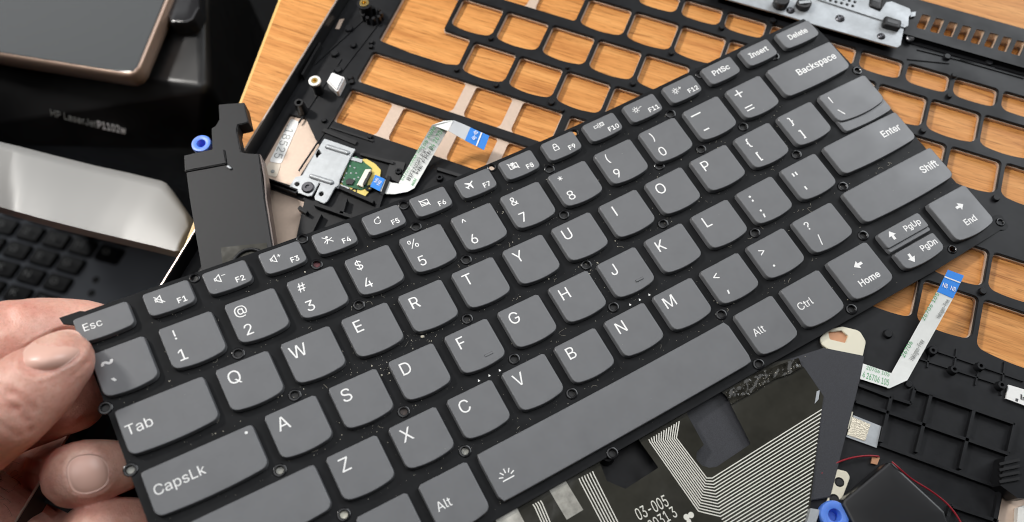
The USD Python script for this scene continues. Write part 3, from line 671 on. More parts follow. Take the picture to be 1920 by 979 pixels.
HP = -.0021                                           # plate surface below the key tops
BOSSES = [(447,663),(673,572),(874,487),(1057,403),(1236,311),(1314,280),(1393,238),(553,741),(757,772),(964,673),(876,598),(1099,497),(1243,420),(1352,590),(1150,576),(1072,738),(872,846),(525,882),(645,965),(1493,290),(1580,350),(1415,437),(1618,442),(1607,133),(1452,106),(1690,265),(1730,340),(594,496),(780,425),(757,385),(567,448),(365,522),(198,765),(245,881),(1257,214),(1030,317),(1430,100),(1785,468),(1875,417),(922,315),(1077,250),(1596,580),(1422,683),(1148,850),(1313,140)]
OPEN = {(1690,265),(1730,340),(1785,468),(1875,417),(922,315),(1077,250),(365,522),(1430,100)}
DISC = {(757,772):'boss_brown',(872,846):'boss_grey',(525,882):'boss_grey',(645,965):'boss_cream',(245,881):'boss_grey',(594,496):'boss_red'}
M['boss_brown'] = mat('boss_brown', (.05, .035, .03), .5); M['boss_grey'] = mat('boss_grey', (.30, .30, .27), .4); M['boss_cream'] = mat('boss_cream', (.62, .60, .50), .4); M['boss_red'] = mat('boss_red', (.10, .02, .025), .4)
bp = {b: kuv(*b, HP) for b in BOSSES}
plate = Polygon([(kx(-.02), ky(-.80)), (kx(3.6), ky(-.80)), (kx(14.55), ky(-.80)), (kx(14.66), ky(-.45)), (kx(14.72), ky(.5)), (kx(14.78), ky(3.9)), (kx(14.84), ky(4.6)), (kx(14.86), ky(4.99)), (kx(13.2), ky(5.04)), (kx(9.2), ky(5.0)), (kx(-.02), ky(5.0))])
plate = unary_union([plate, Point(*bp[(1875, 417)]).buffer(.0030), Polygon([kuv(x, y, HP) for x, y in [(111, 596), (150, 583), (180, 586), (178, 620), (135, 609), (118, 607)]])])
plate = plate.difference(unary_union([Point(*bp[b]).buffer(.00125 if b not in OPEN else .0010, quad_segs=6) for b in BOSSES]))
obj('base_plate', kprism(plate, HP - .0007, HP), M['plate'], kb)
for b in BOSSES:
    x, y = bp[b]; r = .0019 if b not in OPEN else .0016
    ri = .0011 if b not in OPEN else .0010
    ring = lathe([(r, HP - .0001), (r, HP + .00025), (r - .0002, HP + .0004), (ri + .0002, HP + .0004), (ri, HP + .0002), (ri, HP - .0006)], (x, y, 0), 20)
    o = obj('hole_ring', bent(ring), M['boss'], kb, smooth=40)
    if b not in OPEN:
        obj('hole_bottom', bent(lathe([(ri + .0002, HP - .0007), (ri + .0002, HP - .00055), (1e-5, HP - .00055)], (x, y, 0), 14)), M[DISC.get(b, 'hole')], o)

JIT = {}
def jig(mesh, key):
    j, xc, yc = JIT[key]; v = np.array(mesh.vertices); v[:, 2] += j[0] * (v[:, 0] - xc) * (.3 if key[0] == 4.455 else 1) + j[1] * (v[:, 1] - yc) + j[2]; return trimesh.Trimesh(v, mesh.faces, process=False)
def keycap(name_label, u0, u1, v0, v1, rt=.8, rb=2.2, bow=1.0):
    s = key_shape(kx(u0), kx(u1), ky(v1), ky(v0), rt * mm, rb * mm, bow * mm)
    wide = (u1 - u0) > 1.2
    jit = np.array([rng.gauss(0, .004), rng.gauss(0, .005), rng.gauss(0, .00004)])
    JIT[(u0, v0)] = (jit, kx((u0 + u1) / 2), ky((v0 + v1) / 2))
    n = 56 if not wide else 96
    m = loft(s, [(.00026, HP + .0003), (.00014, -.00055), (.00006, -.00020), (-.00003, -.00007), (-.00015, -.00001), (-.00028, 0)], n)
    if wide: m = trimesh.Trimesh(*trimesh.remesh.subdivide_to_size(m.vertices, m.faces, .009 if u1 - u0 < 3 else .006))
    if False:     # long bar: lay the top over the bend
        vv = np.array(m.vertices); m = trimesh.Trimesh(vv, m.faces, process=False)
        top = kprism(s.buffer(-.00044), -.0006, .00001)
        m = trimesh.util.concatenate([bent(m), top])
        return obj('keycap', m, M['keycap'], kb, smooth=32, label=name_label)
    return obj('keycap', bent(jig(m, (u0, v0))), M['keycap'], kb, smooth=32, label=name_label)
def put(capp, u0, u1, v0, v1, s, a, b, h, bold=False, stretch=1.0, name='legend'):
    m = text(s, h * mm, .00004, bold) if isinstance(s, str) else prism(affinity.scale(s, mm * h, mm * h, origin=(0, 0)), 0, .00004)
    m.apply_scale([stretch, 1, 1])
    m.apply_translation([kx(u0 + (u1 - u0) * a), ky(v0 + (v1 - v0) * b), .000012])
    return obj(name, bent(jig(m, (u0, v0))), M['legend'], capp)
def arrow(d):
    a = Polygon([(-1.0, .0), (0, 1.25), (1.0, .0), (.32, 0), (.32, -1.0), (-.32, -1.0), (-.32, 0)])
    return affinity.rotate(a, {'up': 0, 'left': 90, 'down': 180, 'right': -90}[d], origin=(0, 0))
def L(*pts, w=.17): return LineString(pts).buffer(w / 2, cap_style=2, join_style=2)
def ringo(x, y, r, w=.17): return Point(x, y).buffer(r + w / 2).difference(Point(x, y).buffer(r - w / 2))
def rect(x0, y0, x1, y1, w=.17): return sbox(x0, y0, x1, y1).difference(sbox(x0 + w, y0 + w, x1 - w, y1 - w))
spk = unary_union([rect(-1.0, -.32, -.55, .32), L((-.6, .3), (.05, .75), (.05, -.75), (-.6, -.3))])
sun = unary_union([ringo(0, 0, .36)] + [affinity.rotate(sbox(-.07, .55, .07, .85), 45 * k, origin=(0, 0)) for k in range(8)])
plus = unary_union([sbox(.45, -.07, 1.15, .07), sbox(.73, -.35, .87, .35)]); minus = sbox(.45, -.07, 1.15, .07)
ICONS = {
    'F1': unary_union([spk, L((-1.0, .8), (.5, -.8))]), 'F2': unary_union([spk, affinity.translate(minus, .0, .4)]), 'F3': unary_union([spk, affinity.translate(plus, .0, .35)]),
    'F4': unary_union([L((-.9, .8), (.9, -.8)), Point(0, .55).buffer(.24), L((-.9, -.5), (-.3, -.1), (.3, -.1), (.9, .15)), L((0, -.1), (-.5, -.9))]),
    'F5': unary_union([ringo(0, 0, .6, .16).difference(Polygon([(0, 0), (.2, 1), (1.2, 1), (1.2, .1)])), Polygon([(.15, .95), (.75, .9), (.6, .3)])]),
    'F6': unary_union([rect(-.9, -.65, .9, .65), L((-1, .9), (1, -.9)), L((-.9, -.25), (.9, -.25))]),
    'F7': affinity.rotate(unary_union([sbox(-.13, -1.0, .13, 1.0), Polygon([(0, .35), (1.05, -.25), (1.05, -.5), (0, -.2), (-1.05, -.5), (-1.05, -.25)]), Polygon([(0, -.7), (.45, -.95), (.45, -1.1), (-.45, -1.1), (-.45, -.95)])]), -55, origin=(0, 0)),
    'F8': unary_union([rect(-1, -.65, 1, .6), ringo(0, -.02, .34), L((-1.1, .95), (1.1, -.95)), sbox(-.35, .6, .35, .82)]),
    'F9': unary_union([rect(-.62, -.8, .62, .15), L((-.38, .15), (-.38, .55), (-.2, .8), (.2, .8), (.38, .55), (.38, .15))]),
    'F10': unary_union([rect(-1.5, -.45, -.3, .45), sbox(-.07, -.85, .07, .85), rect(.35, -.55, 1.6, .65), sbox(.35, .0, 1.6, .1), sbox(.35, -.3, 1.6, -.2), sbox(.35, .3, 1.6, .4)]),
    'F11': unary_union([affinity.translate(sun, -.35, 0), affinity.translate(minus, .1, .25)]), 'F12': unary_union([affinity.translate(sun, -.35, 0), affinity.translate(plus, .1, .3)]),
    'glow': unary_union([sbox(-1, -1.0, 1, -.8)] + [affinity.rotate(sbox(-.09, .05, .09, .75), a, origin=(0, -.65)) for a in (-70, -36, 0, 36, 70)]),
    'win': unary_union([sbox(-1, .08, -.08, 1), sbox(.08, .08, 1, 1), sbox(-1, -1, -.08, -.08), sbox(.08, -1, 1, -.08)]),
}
# function row
c = keycap('Esc key', -.02, .75, -.67, -.25, bow=.5, rb=1.7); put(c, -.02, .75, -.67, -.25, 'Esc', .295, .47, 2.3)
for i in range(15):
    u0 = .975 + .907 * i; u1 = u0 + (.685 if i < 14 else .84); v0, v1 = -.675, -.262
    nm = f'F{i + 1}' if i < 12 else ('PrtSc', 'Insert', 'Delete')[i - 12]
    c = keycap(nm + ' key', u0, u1, v0, v1, bow=.45, rb=1.7)
    if i < 12:
        put(c, u0, u1, v0, v1, nm, .74 if i < 9 else .76, .76, 1.75, bold=True); put(c, u0, u1, v0, v1, ICONS[nm], .33 if i != 9 else .42, .44 if i != 9 else .35, 1.65 if i != 9 else 1.3)
    else: put(c, u0, u1, v0, v1, nm, .5, .48, 2.15, bold=True)
# number row
NUM = ['1!', '2@', '3#', '4$', '5%', '6^', '7&', '8*', '9(', '0)', '-_', '=+']
c = keycap('tilde key', .03, .79, 0, .72); put(c, .03, .79, 0, .72, '~', .24, .27, 4.4, bold=True); put(c, .03, .79, 0, .72, '`', .25, .86, 4.2, bold=True)
for i, s in enumerate(NUM):
    u0, u1 = 1.0 + i, 1.795 + i; c = keycap(f'{s[0]} key', u0, u1, 0, .72)
    low, up = s
    BARS = {'_': sbox(-.62, -.075, .62, .075), '-': sbox(-.34, -.08, .34, .08), '=': unary_union([sbox(-.5, .14, .5, .28), sbox(-.5, -.28, .5, -.14)]), '+': unary_union([sbox(-.52, -.075, .52, .075), sbox(-.075, -.52, .075, .52)])}
    for ch, b, h in ((up, .25, 3.1), (low, .76, 3.5)): put(c, u0, u1, 0, .72, BARS.get(ch, ch), .24, b - (.02 if ch in '_+' else 0), 3.3 if ch in BARS else h)
c = keycap('Backspace key', 12.99, 14.57, -.01, .70, bow=.7); put(c, 12.99, 14.57, -.01, .7, 'Backspace', .62, .47, 2.6, bold=True)
# letter rows
c = keycap('Tab key', .08, 1.33, 1.0, 1.73, bow=.8); put(c, .08, 1.33, 1.0, 1.73, 'Tab', .19, .49, 2.9)
for i, s in enumerate('QWERTYUIOP[]'):
    u0, u1 = 1.515 + i, 2.315 + i; c = keycap(f'{s} key', u0, u1, 1.0, 1.72)
    if s in '[]':
        put(c, u0, u1, 1, 1.72, {'[': '{', ']': '}'}[s], .24, .27, 2.9, bold=True); put(c, u0, u1, 1, 1.72, s, .26, .74, 2.9, bold=True)
    else: put(c, u0, u1, 1, 1.72, s if s != 'I' else sbox(-.065, -.5, .065, .5), .265, .30, 3.9)
c = keycap('backslash key skirt', 13.53, 14.68, 1.30, 1.905, bow=.5, rb=1.3)
stage.RemovePrim(c); used[(kb, 'keycap')] -= 1
sk = key_shape(kx(13.53), kx(14.70), ky(1.90), ky(1.02), .0008, .0013, .0006)
m = loft(sk, [(.0002, HP + .0003), (.0001, -.0010), (-.0001, -.00075), (-.0003, -.0007)], 64); m = bent(m)
c = keycap('backslash key', 13.52, 14.68, .99, 1.66, bow=1.3, rb=2.4); obj('lower_skirt', m, M['keycap'], c, smooth=32)
put(c, 13.52, 14.68, .99, 1.66, sbox(-.08, -.55, .08, .55), .14, .27, 2.6); put(c, 13.52, 14.68, .99, 1.66, affinity.rotate(sbox(-.08, -.6, .08, .6), 25), .155, .76, 2.6)
c = keycap('CapsLk key', .12, 1.69, 2.03, 2.73, bow=.8); put(c, .12, 1.69, 2.03, 2.73, 'CapsLk', .275, .48, 2.8); put(c, .12, 1.69, 2.03, 2.73, Point(0, 0).buffer(1), .93, .13, .42)
for i, s in enumerate("ASDFGHJKL;'"):
    u0, u1 = 1.885 + i, 2.675 + i; c = keycap(f'{s} key', u0, u1, 2.0, 2.72)
    if s in ";'":
        q1 = sbox(-.09, -.22, .09, .22); q2 = unary_union([affinity.translate(q1, -.2, 0), affinity.translate(q1, .2, 0)])
        put(c, u0, u1, 2, 2.72, ':' if s == ';' else q2, .24, .27, 3.2, bold=True); put(c, u0, u1, 2, 2.72, s if s == ';' else q1, .25, .74, 3.2, bold=True)
    else: put(c, u0, u1, 2, 2.72, s, .265, .30, 3.9)
    if s in 'FJ':
        b = trimesh.creation.box([.0027, .0006, .0002]); b.apply_translation([kx(u0 + .52), ky(2.60), .0001]); obj('finger_bump', bent(b), M['keycap'], c)
        b = LineString([(-.00142, 0), (.00142, 0)]).buffer(.00038, cap_style=2); b = b.difference(b.buffer(-.0001)); m = prism(affinity.translate(b, kx(u0 + .52), ky(2.60)), 0, .00012); obj('bump_shadow_line', bent(m), M['boss'], c)  # black outline standing in for the shade round the bump
c = keycap('Enter key', 12.885, 14.68, 1.99, 2.66, bow=.8); put(c, 12.885, 14.68, 1.99, 2.66, 'Enter', .79, .46, 2.6, bold=True)
c = keycap('left Shift key', .25, 2.25, 3.0, 3.71, bow=.8); put(c, .25, 2.25, 3, 3.71, 'Shift', .2, .48, 2.8)
for i, s in enumerate('ZXCVBNM,./'):
    u0, u1 = 2.43 + i, 3.235 + i
    if s == '/': u1 += .07
    c = keycap(f'{s} key', u0, u1, 3.0, 3.71)
    if s in ',./':
        put(c, u0, u1, 3, 3.71, {',': '<', '.': '>', '/': '?'}[s], .24, .27, 3.0); put(c, u0, u1, 3, 3.71, s, .28, .74 if s == '/' else .66, 3.2, bold=s != '/')
    else: put(c, u0, u1, 3, 3.71, s, .265, .30, 3.9)
c = keycap('right Shift key', 12.605, 14.74, 2.97, 3.68, bow=.8); put(c, 12.605, 14.74, 2.97, 3.68, 'Shift', .85, .46, 2.6, bold=True)
# bottom row
c = keycap('left Ctrl key', .30, 1.20, 4.0, 4.81); put(c, .3, 1.2, 4, 4.81, 'Ctrl', .3, .5, 2.6)
c = keycap('Fn key', 1.40, 2.28, 4.0, 4.81); put(c, 1.4, 2.28, 4, 4.81, 'Fn', .3, .5, 2.6)
c = keycap('window logo key', 2.465, 3.265, 4.01, 4.82); put(c, 2.465, 3.265, 4.01, 4.82, ICONS['win'], .32, .53, 1.9)
c = keycap('left Alt key', 3.455, 4.265, 4.01, 4.82); put(c, 3.455, 4.265, 4.01, 4.82, 'Alt', .27, .52, 2.6)
c = keycap('space bar', 4.455, 9.30, 4.0, 4.83, bow=.1, rb=1.3); put(c, 4.455, 9.30, 4.0, 4.83, ICONS['glow'], .055, .56, 1.9)
c = keycap('right Alt key', 9.49, 10.285, 3.985, 4.81); put(c, 9.49, 10.285, 3.985, 4.81, 'Alt', .27, .53, 2.5)
c = keycap('right Ctrl key', 10.475, 11.295, 3.99, 4.80); put(c, 10.475, 11.295, 3.99, 4.8, 'Ctrl', .28, .52, 2.5)
c = keycap('left arrow and Home key', 11.50, 12.375, 3.97, 4.79); put(c, 11.5, 12.375, 3.97, 4.79, arrow('left'), .54, .37, 1.5); put(c, 11.5, 12.375, 3.97, 4.79, 'Home', .54, .75, 2.2, bold=True)
c = keycap('up arrow and PgUp key', 12.64, 13.59, 3.97, 4.29, rb=.5, bow=0); put(c, 12.64, 13.59, 3.97, 4.38, arrow('up'), .24, .36, 1.5); put(c, 12.64, 13.59, 3.97, 4.38, 'PgUp', .72, .37, 2.0, bold=True)
sk = key_shape(kx(12.64), kx(13.60), ky(4.375), ky(4.1), .0003, .0004, 0); obj('lower_skirt', bent(loft(sk, [(.0002, HP + .0003), (0, -.0010), (-.0002, -.0007), (-.0004, -.00065)], 50)), M['keycap'], c, smooth=32)
c = keycap('down arrow and PgDn key', 12.66, 13.56, 4.43, 4.78, rt=.5, bow=.9); put(c, 12.66, 13.56, 4.43, 4.8, arrow('down'), .25, .55, 1.5); put(c, 12.66, 13.56, 4.43, 4.8, 'PgDn', .74, .42, 2.0, bold=True)
c = keycap('right arrow and End key', 13.85, 14.78, 3.93, 4.79, bow=1.1); put(c, 13.85, 14.78, 3.93, 4.79, arrow('right'), .55, .37, 1.5); put(c, 13.85, 14.78, 3.93, 4.79, 'End', .54, .74, 2.2, bold=True)
for u in (5.07, 5.265, 5.46, 8.05, 8.25, 8.45):
    t = prism(affinity.translate(Polygon([(-.0004, -.00032), (.0004, -.00032), (0, .00048)]), kx(u), ky(2.905)), HP, HP + .00006); obj('triangle_mark', bent(t), M['legend'], kb)

# printed membrane tail below the plate
HF = HP - .0010
Z9 = lambda pts: zm(900, 600, .387, pts)
film = kpoly(Z9([(-300, 930), (60, 760), (400, 590), (820, 395), (1000, 300), (1190, 250), (1500, 190), (1570, 230), (1665, 370), (1655, 430), (1600, 900), (1570, 1100), (-300, 1100)]), HF)
fcuts = [rounded(kpoly(Z9([(1000, 452), (1085, 605), (1050, 640), (1048, 675), (1075, 705), (1110, 716), (1145, 712), (1312, 600), (1225, 430), (1195, 370), (1150, 330)]), HF), .0007, .0004),
         rounded(kpoly(Z9([(765, 575), (865, 715), (705, 818), (615, 780), (580, 690), (690, 600)]), HF), .0004)]
film = film.difference(unary_union(fcuts))
obj('membrane_tail', kprism(film, HF - .0002, HF), M['membrane'], kb, label='dark translucent printed membrane below the space bar')
pt = kpoly(Z9([(335, 825), (415, 780), (500, 920), (420, 968)]), HF); obj('mirror_window', kprism(pt, HF + .00002, HF + .00008), M['mirror_patch'], kb)
pt = kpoly(Z9([(75, 965), (180, 912), (215, 980), (210, 1100), (120, 1100)]), HF); obj('mirror_window', kprism(pt, HF + .00002, HF + .00008), M['mirror_patch'], kb)
ck = kpoly(Z9([(1190, 352), (1330, 262), (1540, 185), (1560, 228), (1500, 262), (1420, 290), (1330, 345), (1215, 410)]), HF + .0002)
m = m3.Manifold.extrude(m3.CrossSection([np.array(ck.exterior.coords)[:-1]], m3.FillRule.EvenOdd), .0003).translate([0, 0, HF]).refine_to_length(.0006)
m = man_mesh(m); v = np.array(m.vertices); v[:, 2] += np.where(v[:, 2] > HF + .0002, .0005 * meshkit.fbm(np.c_[v[:, 0] * 500, v[:, 1] * 900, v[:, 0] * 0], 4), 0); m.vertices = v
obj('crinkled_film', bent(m), M['crinkle'], kb, smooth=60)
obj('film_glint', kprism(kpoly(Z9([(1632, 345), (1646, 340), (1640, 385), (1622, 405)]), HF + .0003), HF + .0001, HF + .0003), M['steel'], kb)  # small steel sliver modelled as a glint on the film edge
def trace(pts, w=.00016):
    ln = LineString([kuv(*q, HF) for q in Z9(pts)]).buffer(w, cap_style=2, join_style=1, quad_segs=2)
    return obj('trace', kprism(ln, HF + .00001, HF + .00005, .009), M['trace'], kb)
inn = np.array([(965, 490), (951, 572), (1098, 766), (1125, 766), (1655, 434)]); out = np.array([(818, 578), (824, 592), (1058, 926), (1165, 952), (1622, 676)])
for i in range(13):
    t = i / 12; trace(inn * (1 - t) + out * t)
for i in range(1, 15):
    trace([(1165 + 5.5 * i, 952 + 15.5 * i), (1622 - 2.9 * i, 676 + 20.2 * i)])
for k in range(6): trace([(480 + 13 * k, 768 - 7 * k), (487 + 13 * k, 785 - 7 * k), (600 + 13.5 * k, 1000 - 4 * k), (650 + 13.5 * k, 1100)])
for k in range(4): trace([(256 + 12 * k, 893 - 6 * k), (265 + 12 * k, 905 - 6 * k), (330 + 13 * k, 1050)])
def film_text(s, h, p0, p1):
    a, b = np.array(kuv(*p0, HF)), np.array(kuv(*p1, HF)); x = b - a; m = text(s, h, .00004); m.apply_scale([np.linalg.norm(x) / (m.bounds[1, 0] - m.bounds[0, 0]), 1, 1])
    an = math.atan2(x[1], x[0]); m.apply_transform(trimesh.transformations.rotation_matrix(an, [0, 0, 1])); m.apply_translation([*(a + b) / 2, HF + .00001]); obj('printed_code', bent(m), M['trace'], kb)
(a, b, c_, d) = Z9([(758, 945), (905, 872), (822, 1000), (945, 925)]); film_text('03-005', .0034, a, b); film_text('2031 3', .0032, c_, d)
(q1, q2, q3) = Z9([(1000, 955), (1022, 945), (1012, 975)])
for q, r in ((q1, .0009), (q2, .0009), (q3, .0007)): obj('printed_dot', bent(prism(Point(*kuv(*q, HF)).buffer(r, quad_segs=4), HF + .00001, HF + .00005)), M['trace'], kb)
# parts of the case that show through the window of the membrane
stud(*Z9([(620, 655)])[0], .0022, .004, M['black_gloss'], 'post', hole_r=.0011, z=ZW + .0017)

# crumbs and dust between the keys
D = []
def crumb(x, y, z, r):
    m = trimesh.creation.icosphere(0, r); m.apply_scale([rng.uniform(.6, 1.5), rng.uniform(.5, 1.2), rng.uniform(.5, 1)]); m.apply_transform(trimesh.transformations.rotation_matrix(rng.random() * 6, [0, 0, 1]))
    m.apply_translation([x, y, z]); v = np.array(m.vertices); v[:, 2] += bendz(x); D.append(trimesh.Trimesh(v @ KR.T + KT, m.faces, process=False))
for _ in range(1500):
    u = rng.uniform(.0, 14.7); row = rng.choice([-1, 0, 1, 2, 3, 3.9]); v = row + .83 + rng.gauss(0, .06) if rng.random() < .6 else rng.uniform(-.2, 4.9)
    dens = math.exp(-((u - 6.5) / 5) ** 2) * .8 + .3
    if rng.random() > dens: continue
    crumb(kx(u), ky(v), HP + .00005, .00007 * rng.lognormvariate(0, .5))
for cx_, cy_, n, sp in [(790, 635, 60, 14), (725, 690, 40, 10), (640, 690, 30, 16), (1245, 410, 35, 12), (1335, 555, 40, 14), (1120, 540, 30, 12), (1100, 500, 25, 10), (1160, 445, 15, 8), (935, 395, 15, 10)]:
    for _ in range(n):
        x, y = kuv(cx_ + rng.gauss(0, sp * 1.7), cy_ + rng.gauss(0, sp * 1.1), HP); crumb(x, y, HP + .0001, .000075 * rng.lognormvariate(0, .65))
for _ in range(90):
    x, y = kx(rng.uniform(.3, 14.5)), ky(rng.uniform(-.5, 4.7)); crumb(x, y, .00003, .00005 * rng.lognormvariate(0, .4))
for _ in range(90):
    q = Z9([(1200 + 380 * rng.random(), 0)])[0]; t = rng.random(); a = np.array([1210, 360]) + t * np.array([340, -150]); q = Z9([(a[0] + rng.gauss(0, 12), a[1] + rng.gauss(0, 22))])[0]
    x, y = kuv(*q, HF + .0006); crumb(x, y, HF + .0007, .00006 * rng.lognormvariate(0, .5))
for _ in range(45):
    x, y = kx(rng.uniform(.5, 14)), ky(rng.choice([0, 1, 2, 3]) + .85 + rng.gauss(0, .04)); th = rng.random() * 6; cv = rng.gauss(0, 700); ln = rng.uniform(.0006, .0022)
    P_ = [np.array([x + math.cos(th) * t * ln - math.sin(th) * cv * (t * ln) ** 2, y + math.sin(th) * t * ln + math.cos(th) * cv * (t * ln) ** 2, HP + .00012]) for t in np.linspace(-.5, .5, 5)]
    m = tube(P_, .000028, 4); v_ = np.array(m.vertices); v_[:, 2] += bendz(x); D.append(trimesh.Trimesh(v_ @ KR.T + KT, m.faces, process=False))
obj('dust', trimesh.util.concatenate(D), M['crumb'], kind='stuff', label='pale crumbs and dust specks between the keys', cat='dust')

# ------------------------------------------------------------------ the hand
hand = thing('person', 'left hand pinching the keyboard corner between thumb and curled fingers', 'person', deep(0, 800, .24))
def J(px, py, d, rpx): return (deep(px, py, d), rpx * d / FPX)
chains = [
    [J(116, 678, .2125, 58), J(95, 694, .2115, 66), J(60, 728, .209, 77), J(15, 764, .207, 84), J(-60, 815, .212, 92), J(-170, 870, .228, 120)],           # thumb
    [J(196, 628, .2395, 54), J(150, 622, .2395, 62), J(105, 626, .237, 69), J(50, 634, .232, 75), J(10, 643, .230, 80), J(-70, 668, .235, 90), J(-180, 740, .25, 105)],   # index finger
    [J(228, 876, .2265, 48), J(198, 880, .2245, 56), J(160, 887, .2215, 63), J(145, 890, .2235, 62), J(143, 888, .246, 60), J(112, 880, .285, 64), J(-60, 850, .315, 84)],             # middle finger
    [J(262, 985, .2265, 50), J(225, 990, .2235, 58), J(190, 998, .221, 64), J(180, 1002, .2245, 62), J(170, 1003, .246, 60), J(120, 990, .285, 66), J(-60, 930, .318, 84)],             # ring finger
    [J(290, 1085, .228, 48), J(230, 1095, .224, 56), J(190, 1100, .236, 58), J(100, 1050, .243, 66), J(-60, 960, .255, 90)],       # little finger
]
H = m3.Manifold()
for ch in chains:
    for a, b in zip(ch[:-1], ch[1:]): H += hull([a, b])
H += hull([J(-180, 740, .25, 105), J(-170, 870, .24, 110), J(-60, 830, .300, 80), J(-60, 900, .316, 80), J(-60, 980, .318, 88), J(-250, 1000, .27, 150)])
H += hull([J(50, 940, .295, 70), J(110, 985, .288, 60), J(-60, 900, .318, 84)])
H += hull([J(146, 762, .2395, 46), J(60, 770, .25, 60), J(-60, 800, .27, 85), J(40, 700, .24, 60), J(120, 690, .2395, 48)])
H += hull([J(-170, 870, .24, 110), J(-330, 760, .23, 130), J(-330, 900, .26, 130), J(-250, 1000, .27, 150)])  # hand mass out of view, enlarged to shade the palm
H += hull([J(-250, 1000, .27, 150), J(-330, 830, .24, 150), J(-520, 1200, .26, 190)])
hm = man_mesh(H.refine_to_length(.0022))
hm = trimesh.Trimesh(hm.vertices, hm.faces, process=True)
trimesh.smoothing.filter_taubin(hm, lamb=.5, nu=.52, iterations=26)
hm = trimesh.Trimesh(*trimesh.remesh.subdivide_loop(hm.vertices, hm.faces, 1), process=False)
v = np.array(hm.vertices); nn = hm.vertex_normals
def crease(v, p, q, w, depth):
    """sinks a soft fold along the segment p-q"""
    d = q - p; t = np.clip(((v - p) @ d) / (d @ d), 0, 1); dist = np.linalg.norm(v - (p + t[:, None] * d), axis=1)
    return depth * np.exp(-(dist / w) ** 2)
def surf(px, py):
    """nearest surface point of the hand that the measured position meets"""
    d = RIGHT * ((px - CX) / FPX) + DOWN * ((py - CY) / FPX) + FWD; d /= np.linalg.norm(d)
    loc, _, _ = hm.ray.intersects_location([CAM], [d], multiple_hits=True)
    return loc[np.argmin(np.linalg.norm(loc - CAM, axis=1))] if len(loc) else deep(px, py, .2)
sink = np.zeros(len(v))
for a, b, w, dd in [((12, 590), (48, 650), .0022, .0013), ((2, 572), (14, 592), .0016, .0006), ((-8, 742), (30, 768), .0008, .0009), ((30, 768), (52, 792), .0008, .0008), ((-5, 765), (58, 808), .0008, .0008), ((22, 735), (66, 768), .0007, .0008), ((-5, 792), (35, 818), .0008, .0007), ((-8, 722), (20, 740), .0007, .0006),
                    ((60, 730), (80, 752), .0006, .0004), ((92, 812), (130, 790), .0010, .0003), ((120, 826), (150, 816), .0010, .0004), ((96, 850), (104, 930), .0011, .0005), ((136, 706), (164, 680), .0007, .0005), ((164, 680), (172, 650), .0007, .0004), ((120, 948), (180, 956), .0012, .0003)]:
    sink += crease(v, surf(*a), surf(*b), w, dd)
sink = sink * .62 + .00012 * (meshkit.fbm(v * 420, 3, 5) - .5) + .0002 * (meshkit.fbm(v * 140, 2, 9) - .5)
hm.vertices = v - nn * sink[:, None]

def nail(cpx, axis_px, wpx, lpx, lift=.0001, square=2.5):
    """a thin curved plate laid on the finger surface round cpx; axis_px points to the fingertip"""
    ax = np.array(axis_px, float); ax /= np.linalg.norm(ax); pr = np.array([-ax[1], ax[0]]); R_, S_ = 9, 44
    pts = [(0.0, 0.0)]
    for i in range(1, R_ + 1):
        for j in range(S_):
            a = j / S_ * 2 * math.pi; ca, sa = math.cos(a), math.sin(a)
            k = (abs(ca) ** square + abs(sa) ** square) ** (-1 / square) * i / R_
            pts.append((ca * k, sa * k * (1 - .10 * ca * k)))
    pts = np.array(pts); P3 = np.array([surf(*(np.array(cpx) + ax * a_ * lpx + pr * b_ * wpx)) for a_, b_ in pts]); c0 = P3[0]
    A = np.c_[np.ones(len(P3)), pts, pts ** 2, pts[:, 0] * pts[:, 1]]
    coef, *_ = np.linalg.lstsq(A, P3, rcond=None); S3 = A @ coef
    nv = (CAM - c0) / np.linalg.norm(CAM - c0); n = len(pts)
    edge = (np.abs(pts) ** square).sum(1) ** (1 / square)
    top = S3 + nv * (lift - .0003 * np.clip(edge - .85, 0, 1) / .15 * .6)[:, None]; F = []
    for j in range(S_):
        q = (j + 1) % S_; F.append([0, 1 + j, 1 + q])
        for i in range(R_ - 1):
            a, b, c2, d = 1 + i * S_ + j, 1 + i * S_ + q, 1 + (i + 1) * S_ + q, 1 + (i + 1) * S_ + j
            F += [[a, d, c2], [a, c2, b]]
    F = np.array(F); nf_ = np.cross(top[F[:, 1]] - top[F[:, 0]], top[F[:, 2]] - top[F[:, 0]]).sum(0)
    if nf_ @ nv < 0: F = F[:, ::-1]
    r0 = n - S_; low = top[r0:] - nv * .0012; G = []
    for j in range(S_):
        q = (j + 1) % S_; G += [[r0 + j, n + j, n + q], [r0 + j, n + q, r0 + q]]
    return trimesh.Trimesh(np.vstack([top, low]), np.vstack([F, G]), process=False)
def bed(cpx, axis_px, wpx, lpx, depth, square=2.5):
    """lets the skin sink a little under the nail so that folds stand round it"""
    ax = np.array(axis_px, float); ax /= np.linalg.norm(ax); pr = np.array([-ax[1], ax[0]])
    vv = np.array(hm.vertices); d = vv - CAM; zc = d @ FWD; q = np.c_[d @ RIGHT / zc * FPX + CX, d @ DOWN / zc * FPX + CY] - np.array(cpx)
    e = (np.abs(q @ ax / lpx) ** square + np.abs(q @ pr / wpx) ** square) ** (1 / square)
    facing = np.clip(-(hm.vertex_normals * d / np.linalg.norm(d, axis=1)[:, None]).sum(1), 0, 1)
    w = np.clip((1.12 - e) / .2, 0, 1); ridge = np.exp(-((e - 1.16) / .09) ** 2)
    ok = (facing > .15) & (zc < np.linalg.norm(surf(*cpx) - CAM) + .012)
    hm.vertices = vv - hm.vertex_normals * (np.where(ok, w * depth - ridge * depth * .5, 0))[:, None]
nail_1 = nail((99, 660), (1, -.50), 34, 62); nail_2 = nail((166, 888), (.9, -.15), 37, 40)
bed((99, 660), (1, -.50), 34, 62, .0005); bed((166, 888), (.9, -.15), 37, 40, .0003)
